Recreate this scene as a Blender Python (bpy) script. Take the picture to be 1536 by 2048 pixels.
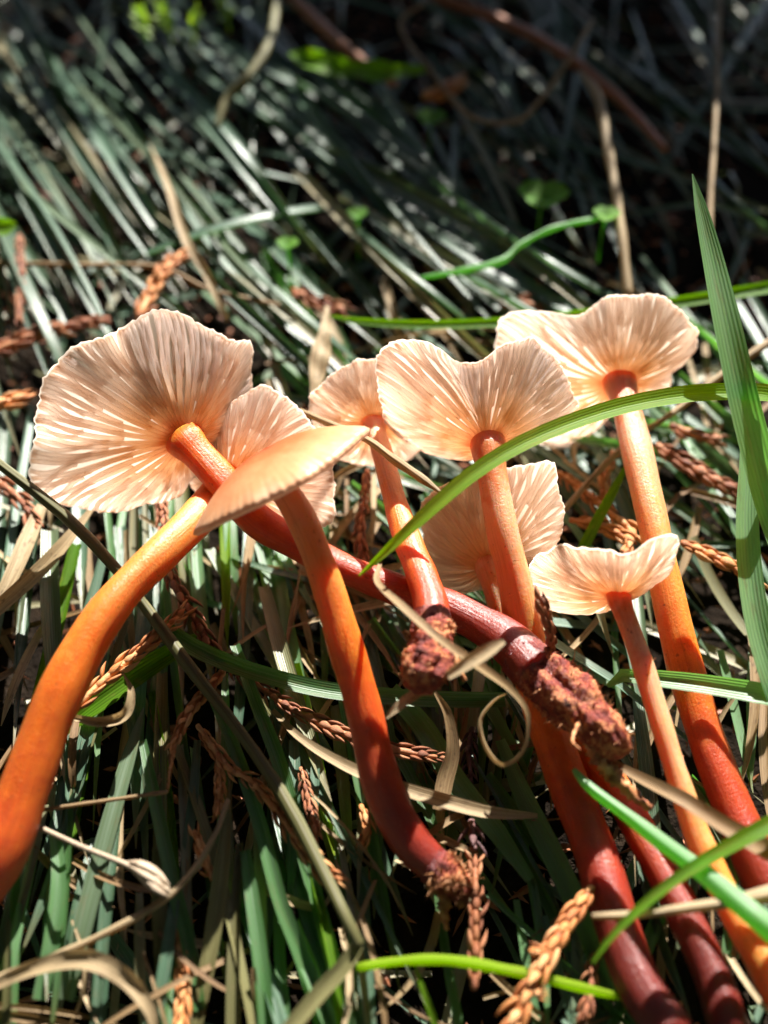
import bpy, math, random
import numpy as np
from mathutils import Matrix, Vector

for o in list(bpy.data.objects):
    bpy.data.objects.remove(o, do_unlink=True)
SC = bpy.context.scene
COL = SC.collection
R_ = math.radians
CM = 0.01                                   # numbers below are centimetres

# ------------------------------------------------------------------ camera
PITCH, VFOV, CAM_H, SLOPE = 30.0, 50.0, 17.1, 20.0
FPX = 1024 / math.tan(R_(VFOV / 2))          # focal length in pixels of the 1536 x 2048 photograph
CAM = np.array([0.0, 0.0, CAM_H])
cf = np.array([0, math.cos(R_(PITCH)), -math.sin(R_(PITCH))])
cu = np.array([0, math.sin(R_(PITCH)), math.cos(R_(PITCH))])
cr = np.array([1.0, 0, 0])
cd = bpy.data.cameras.new('camera')
cam = bpy.data.objects.new('camera', cd)
COL.objects.link(cam)
cam.location = CAM * CM
cam.rotation_euler = (R_(90 - PITCH), 0, 0)
cd.sensor_fit = 'VERTICAL'
cd.sensor_height = 24.0
cd.lens = 12.0 / math.tan(R_(VFOV / 2))
cd.clip_start = 0.005
cd.clip_end = 100
cd.dof.use_dof = True
cd.dof.focus_distance = 0.172
cd.dof.aperture_fstop = 6.0
SC.camera = cam

# ------------------------------------------------------------------ light
SUN_AZ, SUN_EL = 24.0, 57.0                  # degrees to the right of straight ahead, above the horizon
sun_dir = Vector((math.cos(R_(SUN_EL)) * math.sin(R_(SUN_AZ)), math.cos(R_(SUN_EL)) * math.cos(R_(SUN_AZ)), math.sin(R_(SUN_EL))))
w = bpy.data.worlds.new('World')
SC.world = w
w.use_nodes = True
wn = w.node_tree.nodes
sky = wn.new('ShaderNodeTexSky')
sky.sky_type = 'NISHITA'
sky.sun_disc = False
sky.sun_elevation = R_(SUN_EL)
sky.sun_rotation = R_(SUN_AZ)
wn['Background'].inputs['Strength'].default_value = 0.05
w.node_tree.links.new(sky.outputs[0], wn['Background'].inputs['Color'])
sl = bpy.data.lights.new('sun', 'SUN')
sl.energy = 5.0
sl.angle = R_(0.5)
sl.color = (1.0, 0.955, 0.89)
so = bpy.data.objects.new('sun', sl)
COL.objects.link(so)
so.rotation_euler = sun_dir.to_track_quat('Z', 'Y').to_euler()
so.location = (0.3, 0.4, 1.0)

SC.view_settings.view_transform = 'Standard'
SC.view_settings.look = 'None'
SC.view_settings.exposure = 1.7
SC.view_settings.gamma = 1.0
SC.render.engine = 'CYCLES'
SC.cycles.use_denoising = True
SC.cycles.max_bounces = 14
SC.cycles.diffuse_bounces = 7
SC.cycles.glossy_bounces = 4
SC.cycles.transmission_bounces = 10
SC.cycles.sample_clamp_indirect = 6.0
SC.cycles.caustics_reflective = False
SC.cycles.caustics_refractive = False

# ------------------------------------------------------------------ geometry helpers
GN = np.array([0, -math.sin(R_(SLOPE)), math.cos(R_(SLOPE))])      # normal of the bank
GV = np.array([0, math.cos(R_(SLOPE)), math.sin(R_(SLOPE))])       # up the bank
GU = np.array([1.0, 0, 0])


def ray(px, py):
    return cf + cr * (px - 768) / FPX + cu * (1024 - py) / FPX


def at(px, py, h):
    """Point h centimetres above the bank seen at a pixel of the photograph."""
    r = ray(px, py)
    return CAM + r * ((h - GN @ CAM) / (GN @ r))


def depth(p):
    return float((np.asarray(p) - CAM) @ cf)


def camv(x, y, z):
    v = cr * x + cu * y + cf * z
    return v / np.linalg.norm(v)


def unit(v):
    n = np.linalg.norm(v)
    return v / n if n > 1e-12 else v


def spline(P, n, closed=False):
    """Catmull-Rom through rows of P, resampled to n rows, even in arc length of the first three columns."""
    P = np.asarray(P, float)
    if len(P) == 2:
        P = np.vstack([P[0], (P[0] + P[1]) / 2, P[1]])
    Q = np.vstack([2 * P[0] - P[1], P, 2 * P[-1] - P[-2]])
    out = []
    for i in range(1, len(Q) - 2):
        p0, p1, p2, p3 = Q[i - 1], Q[i], Q[i + 1], Q[i + 2]
        t = np.linspace(0, 1, 14, endpoint=False)[:, None]
        out.append(0.5 * (2 * p1 + (p2 - p0) * t + (2 * p0 - 5 * p1 + 4 * p2 - p3) * t ** 2 + (3 * p1 - p0 - 3 * p2 + p3) * t ** 3))
    out.append(P[-1:])
    D = np.vstack(out)
    d = np.concatenate([[0], np.cumsum(np.linalg.norm(np.diff(D[:, :3], axis=0), axis=1))])
    s = np.linspace(0, d[-1], n)
    return np.stack([np.interp(s, d, D[:, k]) for k in range(D.shape[1])], 1)


def tangents(P):
    T = np.gradient(P, axis=0)
    return T / np.maximum(np.linalg.norm(T, axis=1, keepdims=True), 1e-9)


def frames(P, hint):
    T = tangents(P)
    a = unit(hint - (hint @ T[0]) * T[0])
    A = []
    for t in T:
        a = unit(a - (a @ t) * t)
        A.append(a)
    A = np.array(A)
    return T, A, np.cross(T, A)


def hsh(*k):
    x = math.sin(sum(v * c for v, c in zip(k, (12.9898, 78.233, 37.719, 4.581)))) * 43758.5453
    return x - math.floor(x)


def lump(x, y, z, f, seed=0.0):
    """cheap smooth noise, about -1..1"""
    return (np.sin(f * x * 1.3 + 1.7 * seed + 1.1 * np.sin(f * y * 0.9 + seed)) + np.sin(f * y * 1.1 + 2.3 * seed + 1.3 * np.sin(f * z * 1.2 + seed))
            + np.sin(f * z * 1.5 + 0.7 * seed + 1.2 * np.sin(f * x * 0.8 - seed))) / 3


def mesh(name, V, F, mats, attrs=None, smooth=True, mat_index=None):
    me = bpy.data.meshes.new(name)
    V = np.asarray(V, float) * CM
    me.from_pydata(V.tolist(), [], F if isinstance(F, list) else F.tolist())
    for m in (mats if isinstance(mats, (list, tuple)) else [mats]):
        me.materials.append(m)
    if smooth:
        me.polygons.foreach_set('use_smooth', [True] * len(me.polygons))
    if mat_index is not None:
        me.polygons.foreach_set('material_index', mat_index)
    for k, v in (attrs or {}).items():
        a = me.attributes.new(k, 'FLOAT', 'POINT')
        a.data.foreach_set('value', np.ascontiguousarray(np.broadcast_to(np.asarray(v, np.float32), (len(V),))))
    me.update()
    return me


def link(name, me, parent=None, mtx=None):
    o = bpy.data.objects.new(name, me)
    COL.objects.link(o)
    if parent is not None:
        o.parent = parent
    if mtx is not None:
        o.matrix_local = mtx
    return o


def tag(o, label=None, cat=None, group=None, kind=None):
    for k, v in (('label', label), ('category', cat), ('group', group), ('kind', kind)):
        if v:
            o[k] = v
    return o


def thing(name, loc, label, cat, group=None):
    o = bpy.data.objects.new(name, None)
    o.empty_display_size = 0.01
    COL.objects.link(o)
    o.location = np.asarray(loc) * CM
    return tag(o, label, cat, group)


def tube(P, rad, nseg=16, hint=None, shape=None, caps=True):
    """closed tube along rows of P; shape(theta, v, centre) multiplies the radius. Returns verts, faces, t."""
    P = np.asarray(P, float)
    n = len(P)
    T, A, B = frames(P, GN if hint is None else hint)
    th = np.linspace(0, 2 * math.pi, nseg, endpoint=False)
    V, tt = [], []
    for i in range(n):
        v = i / (n - 1)
        r = np.full(nseg, rad[i]) if shape is None else rad[i] * shape(th, v, P[i])
        V.append(P[i] + np.outer(np.cos(th) * r, A[i]) + np.outer(np.sin(th) * r, B[i]))
        tt.append(np.full(nseg, v))
    V = np.vstack(V)
    tt = np.concatenate(tt)
    F = []
    for i in range(n - 1):
        for k in range(nseg):
            k2 = (k + 1) % nseg
            F.append((i * nseg + k, (i + 1) * nseg + k, (i + 1) * nseg + k2, i * nseg + k2))
    if caps:
        V = np.vstack([V, P[0] - T[0] * rad[0] * 0.3, P[-1] + T[-1] * rad[-1] * 0.4])
        tt = np.concatenate([tt, [0, 1]])
        c0, c1 = n * nseg, n * nseg + 1
        for k in range(nseg):
            k2 = (k + 1) % nseg
            F.append((c0, k, k2))
            F.append((c1, (n - 1) * nseg + k2, (n - 1) * nseg + k))
    return V, F, tt


def ribbon(P, W, hint, nc=5, fold=0.18, roll=0.0, twist=0.0, wavy=0.0, seed=0):
    """grass blade: gutter-shaped sheet; returns verts, faces, s (across), t (along)."""
    P = np.asarray(P, float)
    n = len(P)
    T, A, B = frames(P, hint)
    V, ss, tt = [], [], []
    x = np.linspace(-1, 1, nc)
    for i in range(n):
        v = i / (n - 1)
        a = roll + twist * (v - 0.5)
        up = A[i] * math.cos(a) + B[i] * math.sin(a)
        side = np.cross(T[i], up)
        hw = W[i] / 2
        f = fold * hw * (np.abs(x) ** 1.3 - 0.45) * 2
        if wavy:
            f = f + wavy * hw * np.sin(v * 23 + seed * 7 + x * 1.5)
        V.append(P[i] + np.outer(x * hw, side) + np.outer(f, up))
        ss.append(x)
        tt.append(np.full(nc, v))
    F = [(i * nc + k, i * nc + k + 1, (i + 1) * nc + k + 1, (i + 1) * nc + k) for i in range(n - 1) for k in range(nc - 1)]
    return np.vstack(V), F, np.concatenate(ss), np.concatenate(tt)


# ------------------------------------------------------------------ materials
class NT:
    def __init__(self, name):
        self.m = bpy.data.materials.new(name)
        self.m.use_nodes = True
        self.t = self.m.node_tree
        self.t.nodes.clear()
        self.out = self.n('ShaderNodeOutputMaterial')

    def n(self, kind, **kw):
        nd = self.t.nodes.new(kind)
        for k, v in kw.items():
            setattr(nd, k, v)
        return nd

    def l(self, a, b):
        self.t.links.new(a, b)

    def val(self, sock, v):
        if isinstance(v, bpy.types.NodeSocket):
            self.l(v, sock)
        elif isinstance(v, tuple) and len(v) == 3 and sock.type == 'RGBA':
            sock.default_value = (*v, 1)
        else:
            sock.default_value = v

    def attr(self, name):
        return self.n('ShaderNodeAttribute', attribute_name=name).outputs['Fac']

    def math(self, op, a, b=0.0, c=None, clamp=False):
        nd = self.n('ShaderNodeMath', operation=op, use_clamp=clamp)
        self.val(nd.inputs[0], a)
        self.val(nd.inputs[1], b)
        if c is not None:
            self.val(nd.inputs[2], c)
        return nd.outputs[0]

    def ramp(self, fac, stops, interp='LINEAR'):
        nd = self.n('ShaderNodeValToRGB')
        nd.color_ramp.interpolation = interp
        e = nd.color_ramp.elements
        while len(e) < len(stops):
            e.new(0.5)
        for k, (p, c) in enumerate(stops):
            e[k].position = p
            e[k].color = (*c, 1) if len(c) == 3 else c
        self.l(fac, nd.inputs[0])
        return nd.outputs[0]

    def noise(self, scale, detail=4.0, rough=0.55, vec=None, dist=0.0):
        nd = self.n('ShaderNodeTexNoise')
        nd.inputs['Scale'].default_value = scale
        nd.inputs['Detail'].default_value = detail
        nd.inputs['Roughness'].default_value = rough
        nd.inputs['Distortion'].default_value = dist
        if vec is None:
            vec = self.n('ShaderNodeTexCoord').outputs['Object']
        self.l(vec, nd.inputs['Vector'])
        return nd.outputs['Fac']

    def mix(self, fac, a, b, mode='MIX'):
        nd = self.n('ShaderNodeMix', data_type='RGBA', blend_type=mode)
        self.val(nd.inputs[0], fac)
        self.val(nd.inputs[6], a)
        self.val(nd.inputs[7], b)
        return nd.outputs[2]

    def xyz(self, x, y, z):
        nd = self.n('ShaderNodeCombineXYZ')
        for s, v in zip(nd.inputs, (x, y, z)):
            self.val(s, v)
        return nd.outputs[0]

    def bump(self, h, strength, dist, prev=None):
        nd = self.n('ShaderNodeBump')
        nd.inputs['Strength'].default_value = strength
        nd.inputs['Distance'].default_value = dist
        self.l(h, nd.inputs['Height'])
        if prev is not None:
            self.l(prev, nd.inputs['Normal'])
        return nd.outputs[0]

    def principled(self, **kw):
        nd = self.n('ShaderNodeBsdfPrincipled')
        for k, v in kw.items():
            self.val(nd.inputs[k.replace('_', ' ')], v)
        return nd.outputs[0]

    def translucent(self, color, normal=None):
        nd = self.n('ShaderNodeBsdfTranslucent')
        self.val(nd.inputs[0], color)
        if normal is not None:
            self.l(normal, nd.inputs['Normal'])
        return nd.outputs[0]

    def mixs(self, fac, a, b):
        nd = self.n('ShaderNodeMixShader')
        self.val(nd.inputs[0], fac)
        self.l(a, nd.inputs[1])
        self.l(b, nd.inputs[2])
        return nd.outputs[0]

    def done(self, sh):
        self.l(sh, self.out.inputs['Surface'])
        return self.m


def blade_mat(name, stops, trans, rough, tip=None, transl=0.3, spec=0.5, dirt=0.35, dirtcol=(0.16, 0.12, 0.06)):
    """grass leaf: colour by the blade's own random value, veins along it, blotches and a dry tip"""
    k = NT(name)
    s, t, r = k.attr('s'), k.attr('t'), k.attr('rnd')
    col = k.ramp(r, stops)
    lv = k.xyz(k.math('MULTIPLY', s, 7.0), k.math('MULTIPLY', t, 2.2), k.math('MULTIPLY', r, 91.0))
    streak = k.noise(1.0, 3.0, 0.6, lv)
    col = k.mix(k.math('MULTIPLY', k.math('SUBTRACT', streak, 0.45, clamp=True), 1.6, clamp=True), col, (0.22, 0.28, 0.22), 'MIX') if spec > 0.4 else k.mix(k.math('MULTIPLY', k.math('SUBTRACT', streak, 0.42, clamp=True), 3.0, clamp=True), col, k.mix(1.0, col, (0.45, 0.38, 0.30), 'MULTIPLY'))
    blot = k.noise(1.0, 4.0, 0.65, k.xyz(k.math('MULTIPLY', s, 1.5), k.math('MULTIPLY', t, 14.0), k.math('MULTIPLY', r, 57.0)))
    col = k.mix(k.math('MULTIPLY', k.math('MULTIPLY', k.math('SUBTRACT', blot, 0.56, clamp=True), 9.0, clamp=True), dirt), col, dirtcol)
    if tip:
        col = k.mix(k.math('MULTIPLY', k.math('SUBTRACT', t, 0.8, clamp=True), 4.0, clamp=True), col, tip)
    vein = k.math('SINE', k.math('MULTIPLY', s, 24.0))
    h = k.math('ADD', k.math('MULTIPLY', vein, 0.5), k.math('MULTIPLY', streak, 0.8))
    bp = k.bump(h, 0.35, 0.00012)
    p = k.principled(Base_Color=col, Roughness=k.math('ADD', rough, k.math('MULTIPLY', streak, 0.18)), Specular_IOR_Level=spec, Normal=bp)
    tc = k.mix(1.0, col, trans, 'MULTIPLY')
    return k.done(k.mixs(transl, p, k.translucent(tc, bp)))


M = {}
M['glaucous'] = blade_mat('glaucous_blade', [(0.0, (0.034, 0.07, 0.032)), (0.35, (0.05, 0.105, 0.058)), (0.7, (0.075, 0.14, 0.09)), (0.88, (0.11, 0.14, 0.06)), (1.0, (0.28, 0.23, 0.13))],
                          (1.5, 2.0, 0.9), 0.26, tip=(0.20, 0.15, 0.08), transl=0.15, spec=0.42)
M['fresh'] = blade_mat('fresh_blade', [(0.0, (0.10, 0.25, 0.010)), (0.6, (0.15, 0.31, 0.015)), (1.0, (0.27, 0.40, 0.02))],
                       (2.3, 2.3, 0.5), 0.42, transl=0.58, spec=0.22, dirt=0.35, dirtcol=(0.3, 0.26, 0.06))
M['mid'] = blade_mat('mid_green_blade', [(0.0, (0.055, 0.14, 0.035)), (0.6, (0.085, 0.20, 0.065)), (1.0, (0.19, 0.35, 0.16))],
                     (1.8, 2.4, 0.8), 0.30, tip=(0.2, 0.17, 0.06), transl=0.45, spec=0.5)
M['straw'] = blade_mat('straw_blade', [(0.0, (0.22, 0.13, 0.06)), (0.5, (0.38, 0.27, 0.14)), (1.0, (0.52, 0.41, 0.25))],
                       (1.5, 1.3, 0.9), 0.5, transl=0.28, spec=0.3, dirt=0.55, dirtcol=(0.08, 0.045, 0.025))
M['olive'] = blade_mat('olive_stalk', [(0.0, (0.10, 0.10, 0.035)), (1.0, (0.20, 0.19, 0.08))], (1.4, 1.5, 0.6), 0.42, transl=0.15, spec=0.35, dirt=0.4)


def stem_mat():
    k = NT('stem_flesh')
    t, pale = k.attr('t'), k.attr('tone')
    co = k.n('ShaderNodeTexCoord').outputs['Object']
    n1 = k.noise(420, 4, 0.6, co)
    tt = k.math('ADD', t, k.math('MULTIPLY', k.math('SUBTRACT', n1, 0.5), 0.22))
    col = k.ramp(tt, [(0.0, (0.60, 0.16, 0.05)), (0.07, (0.62, 0.20, 0.07)), (0.13, (0.70, 0.38, 0.23)), (0.28, (0.70, 0.33, 0.15)), (0.40, (0.76, 0.28, 0.06)), (0.54, (0.74, 0.18, 0.02)), (0.70, (0.50, 0.07, 0.015)), (0.86, (0.28, 0.028, 0.012)), (1.0, (0.15, 0.016, 0.011))])  # the red tones at the very top paint in the cap's shade
    fib = k.noise(1.0, 5, 0.7, k.xyz(k.math('MULTIPLY', k.attr('s'), 20.0), k.math('MULTIPLY', t, 9.0), pale))
    col = k.mix(k.math('MULTIPLY', k.math('SUBTRACT', fib, 0.5, clamp=True), 2.4, clamp=True), col, k.mix(1.0, col, (0.55, 0.36, 0.25), 'MULTIPLY'))
    dot = k.noise(1500, 2, 0.5, co)
    col = k.mix(k.math('MULTIPLY', k.math('GREATER_THAN', dot, 0.70), 0.55), col, (0.16, 0.03, 0.015))
    speck = k.noise(3800, 2, 0.6, co)
    sp = k.math('MULTIPLY', k.math('GREATER_THAN', speck, 0.71), k.math('MULTIPLY', t, 0.5))
    col = k.mix(sp, col, (0.72, 0.42, 0.28))
    bp = k.bump(k.math('ADD', k.math('ADD', k.math('MULTIPLY', n1, 0.5), k.noise(2600, 3, 0.6, co)), k.math('MULTIPLY', fib, 1.5)), 0.55, 0.00025)
    p = k.principled(Base_Color=col, Roughness=k.math('ADD', 0.20, k.math('MULTIPLY', fib, 0.3)), Specular_IOR_Level=0.45,
                     Subsurface_Weight=0.8, Subsurface_Scale=0.006, Normal=bp)
    p.node.inputs['Subsurface Radius'].default_value = (1.0, 0.34, 0.10)
    return k.done(p)


def cap_mat():
    k = NT('cap_skin')
    t = k.attr('t')
    co = k.n('ShaderNodeTexCoord').outputs['Object']
    n1 = k.noise(300, 4, 0.6, co)
    tt = k.math('ADD', t, k.math('MULTIPLY', k.math('SUBTRACT', n1, 0.5), 0.3))
    col = k.ramp(tt, [(0.0, (0.36, 0.06, 0.02)), (0.22, (0.56, 0.16, 0.055)), (0.45, (0.72, 0.36, 0.17)), (0.7, (0.88, 0.68, 0.49)), (1.0, (0.95, 0.88, 0.79))])
    fl = k.ramp(tt, [(0.0, (0.94, 0.50, 0.18)), (0.22, (0.96, 0.70, 0.40)), (0.5, (0.98, 0.85, 0.72)), (1.0, (0.98, 0.90, 0.85))])  # orange near the stem includes painted glow of sun through the flesh
    col = k.mix(k.attr('under'), col, fl)
    bp = k.bump(k.noise(1500, 3, 0.6, co), 0.25, 0.0002)
    p = k.principled(Base_Color=col, Roughness=0.42, Specular_IOR_Level=0.35, Normal=bp)
    tr = k.mix(k.math('MULTIPLY', k.attr('thin'), 0.9), col, (0.995, 0.91, 0.83))
    return k.done(k.mixs(k.attr('thin'), p, k.translucent(tr)))


def gill_mat():
    k = NT('gill_flesh')
    t, r = k.attr('t'), k.attr('rnd')
    co = k.n('ShaderNodeTexCoord').outputs['Object']
    n1 = k.noise(500, 3, 0.6, co)
    tt = k.math('ADD', t, k.math('MULTIPLY', k.math('SUBTRACT', n1, 0.5), 0.25))
    col = k.ramp(tt, [(0.0, (0.92, 0.42, 0.14)), (0.26, (0.97, 0.72, 0.44)), (0.6, (0.98, 0.89, 0.83)), (0.93, (0.98, 0.92, 0.90)), (1.0, (0.88, 0.73, 0.63))])  # orange inner end includes painted glow of light coming through the cap
    spot = k.noise(1300, 2, 0.5, co)
    col = k.mix(k.math('MULTIPLY', k.math('GREATER_THAN', spot, 0.76), 0.5), col, (0.5, 0.26, 0.10))
    p = k.principled(Base_Color=col, Roughness=0.45, Specular_IOR_Level=0.3)
    return k.done(k.mixs(0.9, p, k.translucent(k.mix(0.35, col, (0.995, 0.885, 0.79)))))


def base_mat():
    k = NT('torn_base')
    co = k.n('ShaderNodeTexCoord').outputs['Object']
    g = k.attr('groove')
    n1 = k.noise(330, 5, 0.65, co)
    n2 = k.noise(1700, 4, 0.7, co)
    col = k.ramp(n1, [(0.30, (0.07, 0.012, 0.010)), (0.43, (0.18, 0.022, 0.014)), (0.52, (0.30, 0.05, 0.018)), (0.58, (0.55, 0.22, 0.08)), (0.65, (0.20, 0.04, 0.02)), (0.73, (0.03, 0.02, 0.022))])
    col = k.mix(k.math('MULTIPLY', k.math('GREATER_THAN', n2, 0.64), 0.5), col, (0.62, 0.36, 0.20))
    col = k.mix(g, col, (0.15, 0.012, 0.012))
    rough = k.math('SUBTRACT', 0.75, k.math('MULTIPLY', g, 0.45))
    bp = k.bump(k.math('ADD', n1, k.math('MULTIPLY', n2, 0.6)), 0.9, 0.0009)
    p = k.principled(Base_Color=col, Roughness=rough, Subsurface_Weight=0.25, Subsurface_Scale=0.002, Normal=bp)
    p.node.inputs['Subsurface Radius'].default_value = (1.0, 0.34, 0.12)
    return k.done(p)


def plain_mat(name, stops, rough=0.6, scale=900, bumps=0.5, dist=0.0003, transl=0.0, spec=0.4, rnd_obj=True):
    k = NT(name)
    co = k.n('ShaderNodeTexCoord').outputs['Object']
    n1 = k.noise(scale, 4, 0.6, co)
    f = n1
    if rnd_obj:
        f = k.math('ADD', k.math('MULTIPLY', n1, 0.5), k.math('MULTIPLY', k.n('ShaderNodeObjectInfo').outputs['Random'], 0.5))
    col = k.ramp(f, stops)
    p = k.principled(Base_Color=col, Roughness=rough, Specular_IOR_Level=spec, Normal=k.bump(k.noise(scale * 3, 3, 0.6, co), bumps, dist))
    if transl:
        p = k.mixs(transl, p, k.translucent(k.mix(1.0, col, (1.9, 2.0, 0.7), 'MULTIPLY')))
    return k.done(p)


M['stem'], M['cap'], M['gill'], M['base'] = stem_mat(), cap_mat(), gill_mat(), base_mat()
M['twig_orange'] = plain_mat('twig_orange', [(0.2, (0.34, 0.10, 0.03)), (0.5, (0.60, 0.24, 0.07)), (0.8, (0.70, 0.38, 0.17))], 0.5, 700)  # brighter twig variant, sunlight put into the orange
M['twig_brown'] = plain_mat('twig_brown', [(0.2, (0.16, 0.05, 0.025)), (0.5, (0.32, 0.11, 0.045)), (0.8, (0.44, 0.20, 0.09))], 0.55, 700)  # darker twig variant with shade in its colour; also plain bark and litter
M['twig_dark'] = plain_mat('twig_dark', [(0.2, (0.05, 0.025, 0.028)), (0.5, (0.11, 0.05, 0.05)), (0.8, (0.18, 0.09, 0.08))], 0.5, 700)
M['fibre'] = plain_mat('fibre', [(0.3, (0.20, 0.06, 0.03)), (0.5, (0.48, 0.20, 0.07)), (0.75, (0.66, 0.42, 0.24))], 0.7, 400, rnd_obj=False)
M['soil'] = plain_mat('soil', [(0.3, (0.005, 0.0035, 0.0025)), (0.55, (0.013, 0.009, 0.006)), (0.8, (0.035, 0.022, 0.013))], 0.95, 160, 0.9, 0.002, spec=0.05, rnd_obj=False)
M['clover'] = plain_mat('clover', [(0.2, (0.08, 0.22, 0.02)), (0.8, (0.15, 0.34, 0.03))], 0.6, 500, transl=0.55, spec=0.2)
M['moss'] = plain_mat('moss', [(0.2, (0.14, 0.26, 0.02)), (0.8, (0.32, 0.44, 0.04))], 0.5, 500, transl=0.4)
M['seed'] = plain_mat('seed', [(0.2, (0.30, 0.22, 0.15)), (0.8, (0.52, 0.42, 0.30))], 0.6, 1200)
M['bough'] = plain_mat('cypress_green', [(0.2, (0.02, 0.05, 0.015)), (0.8, (0.06, 0.11, 0.03))], 0.5, 100)
M['pale'] = plain_mat('pale_egg', [(0.2, (0.7, 0.68, 0.62)), (0.8, (0.8, 0.78, 0.74))], 0.3, 900)

# ------------------------------------------------------------------ ground
def make_ground():
    us = np.concatenate([np.linspace(-400, -32, 24), np.linspace(-30, 30, 61), np.linspace(32, 400, 24)])
    vs = np.concatenate([np.linspace(-300, -6, 24), np.linspace(-4, 80, 85), np.linspace(84, 500, 24)])
    V = []
    for v in vs:
        for u in us:
            bank = v if -40 < v < 90 else (90 + (v - 90) * 0.25 if v >= 90 else -40 + (v + 40) * 0.3)
            z = bank * math.tan(R_(SLOPE))
            k = max(0.0, 1 - max(abs(u) / 60, abs(v - 25) / 80))
            z += (-1.1 + 0.4 * float(lump(u, v, 0.0, 0.9, 2.0)) + 0.18 * float(lump(u, v, 1.0, 2.6, 5.0))) * (0.4 + 0.6 * k)
            V.append((u, v * math.cos(0), z))
    nu = len(us)
    F = [(j * nu + i, j * nu + i + 1, (j + 1) * nu + i + 1, (j + 1) * nu + i) for j in range(len(vs) - 1) for i in range(nu - 1)]
    tag(link('ground', mesh('ground', V, F, M['soil'])), 'dark soil of the grassy bank showing between the blades', 'ground', kind='structure')


make_ground()

# ------------------------------------------------------------------ mushrooms
GILLS = 0


def stem_path(pts, n):
    """rows of (px, py, h, width in px) -> 3-D points and radii"""
    rows = []
    for px, py, h, wd in pts:
        p = at(px, py, h)
        rows.append([*p, wd / 2 * depth(p) / FPX])
    S = spline(rows, n)
    return S[:, :3], S[:, 3]


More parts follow.
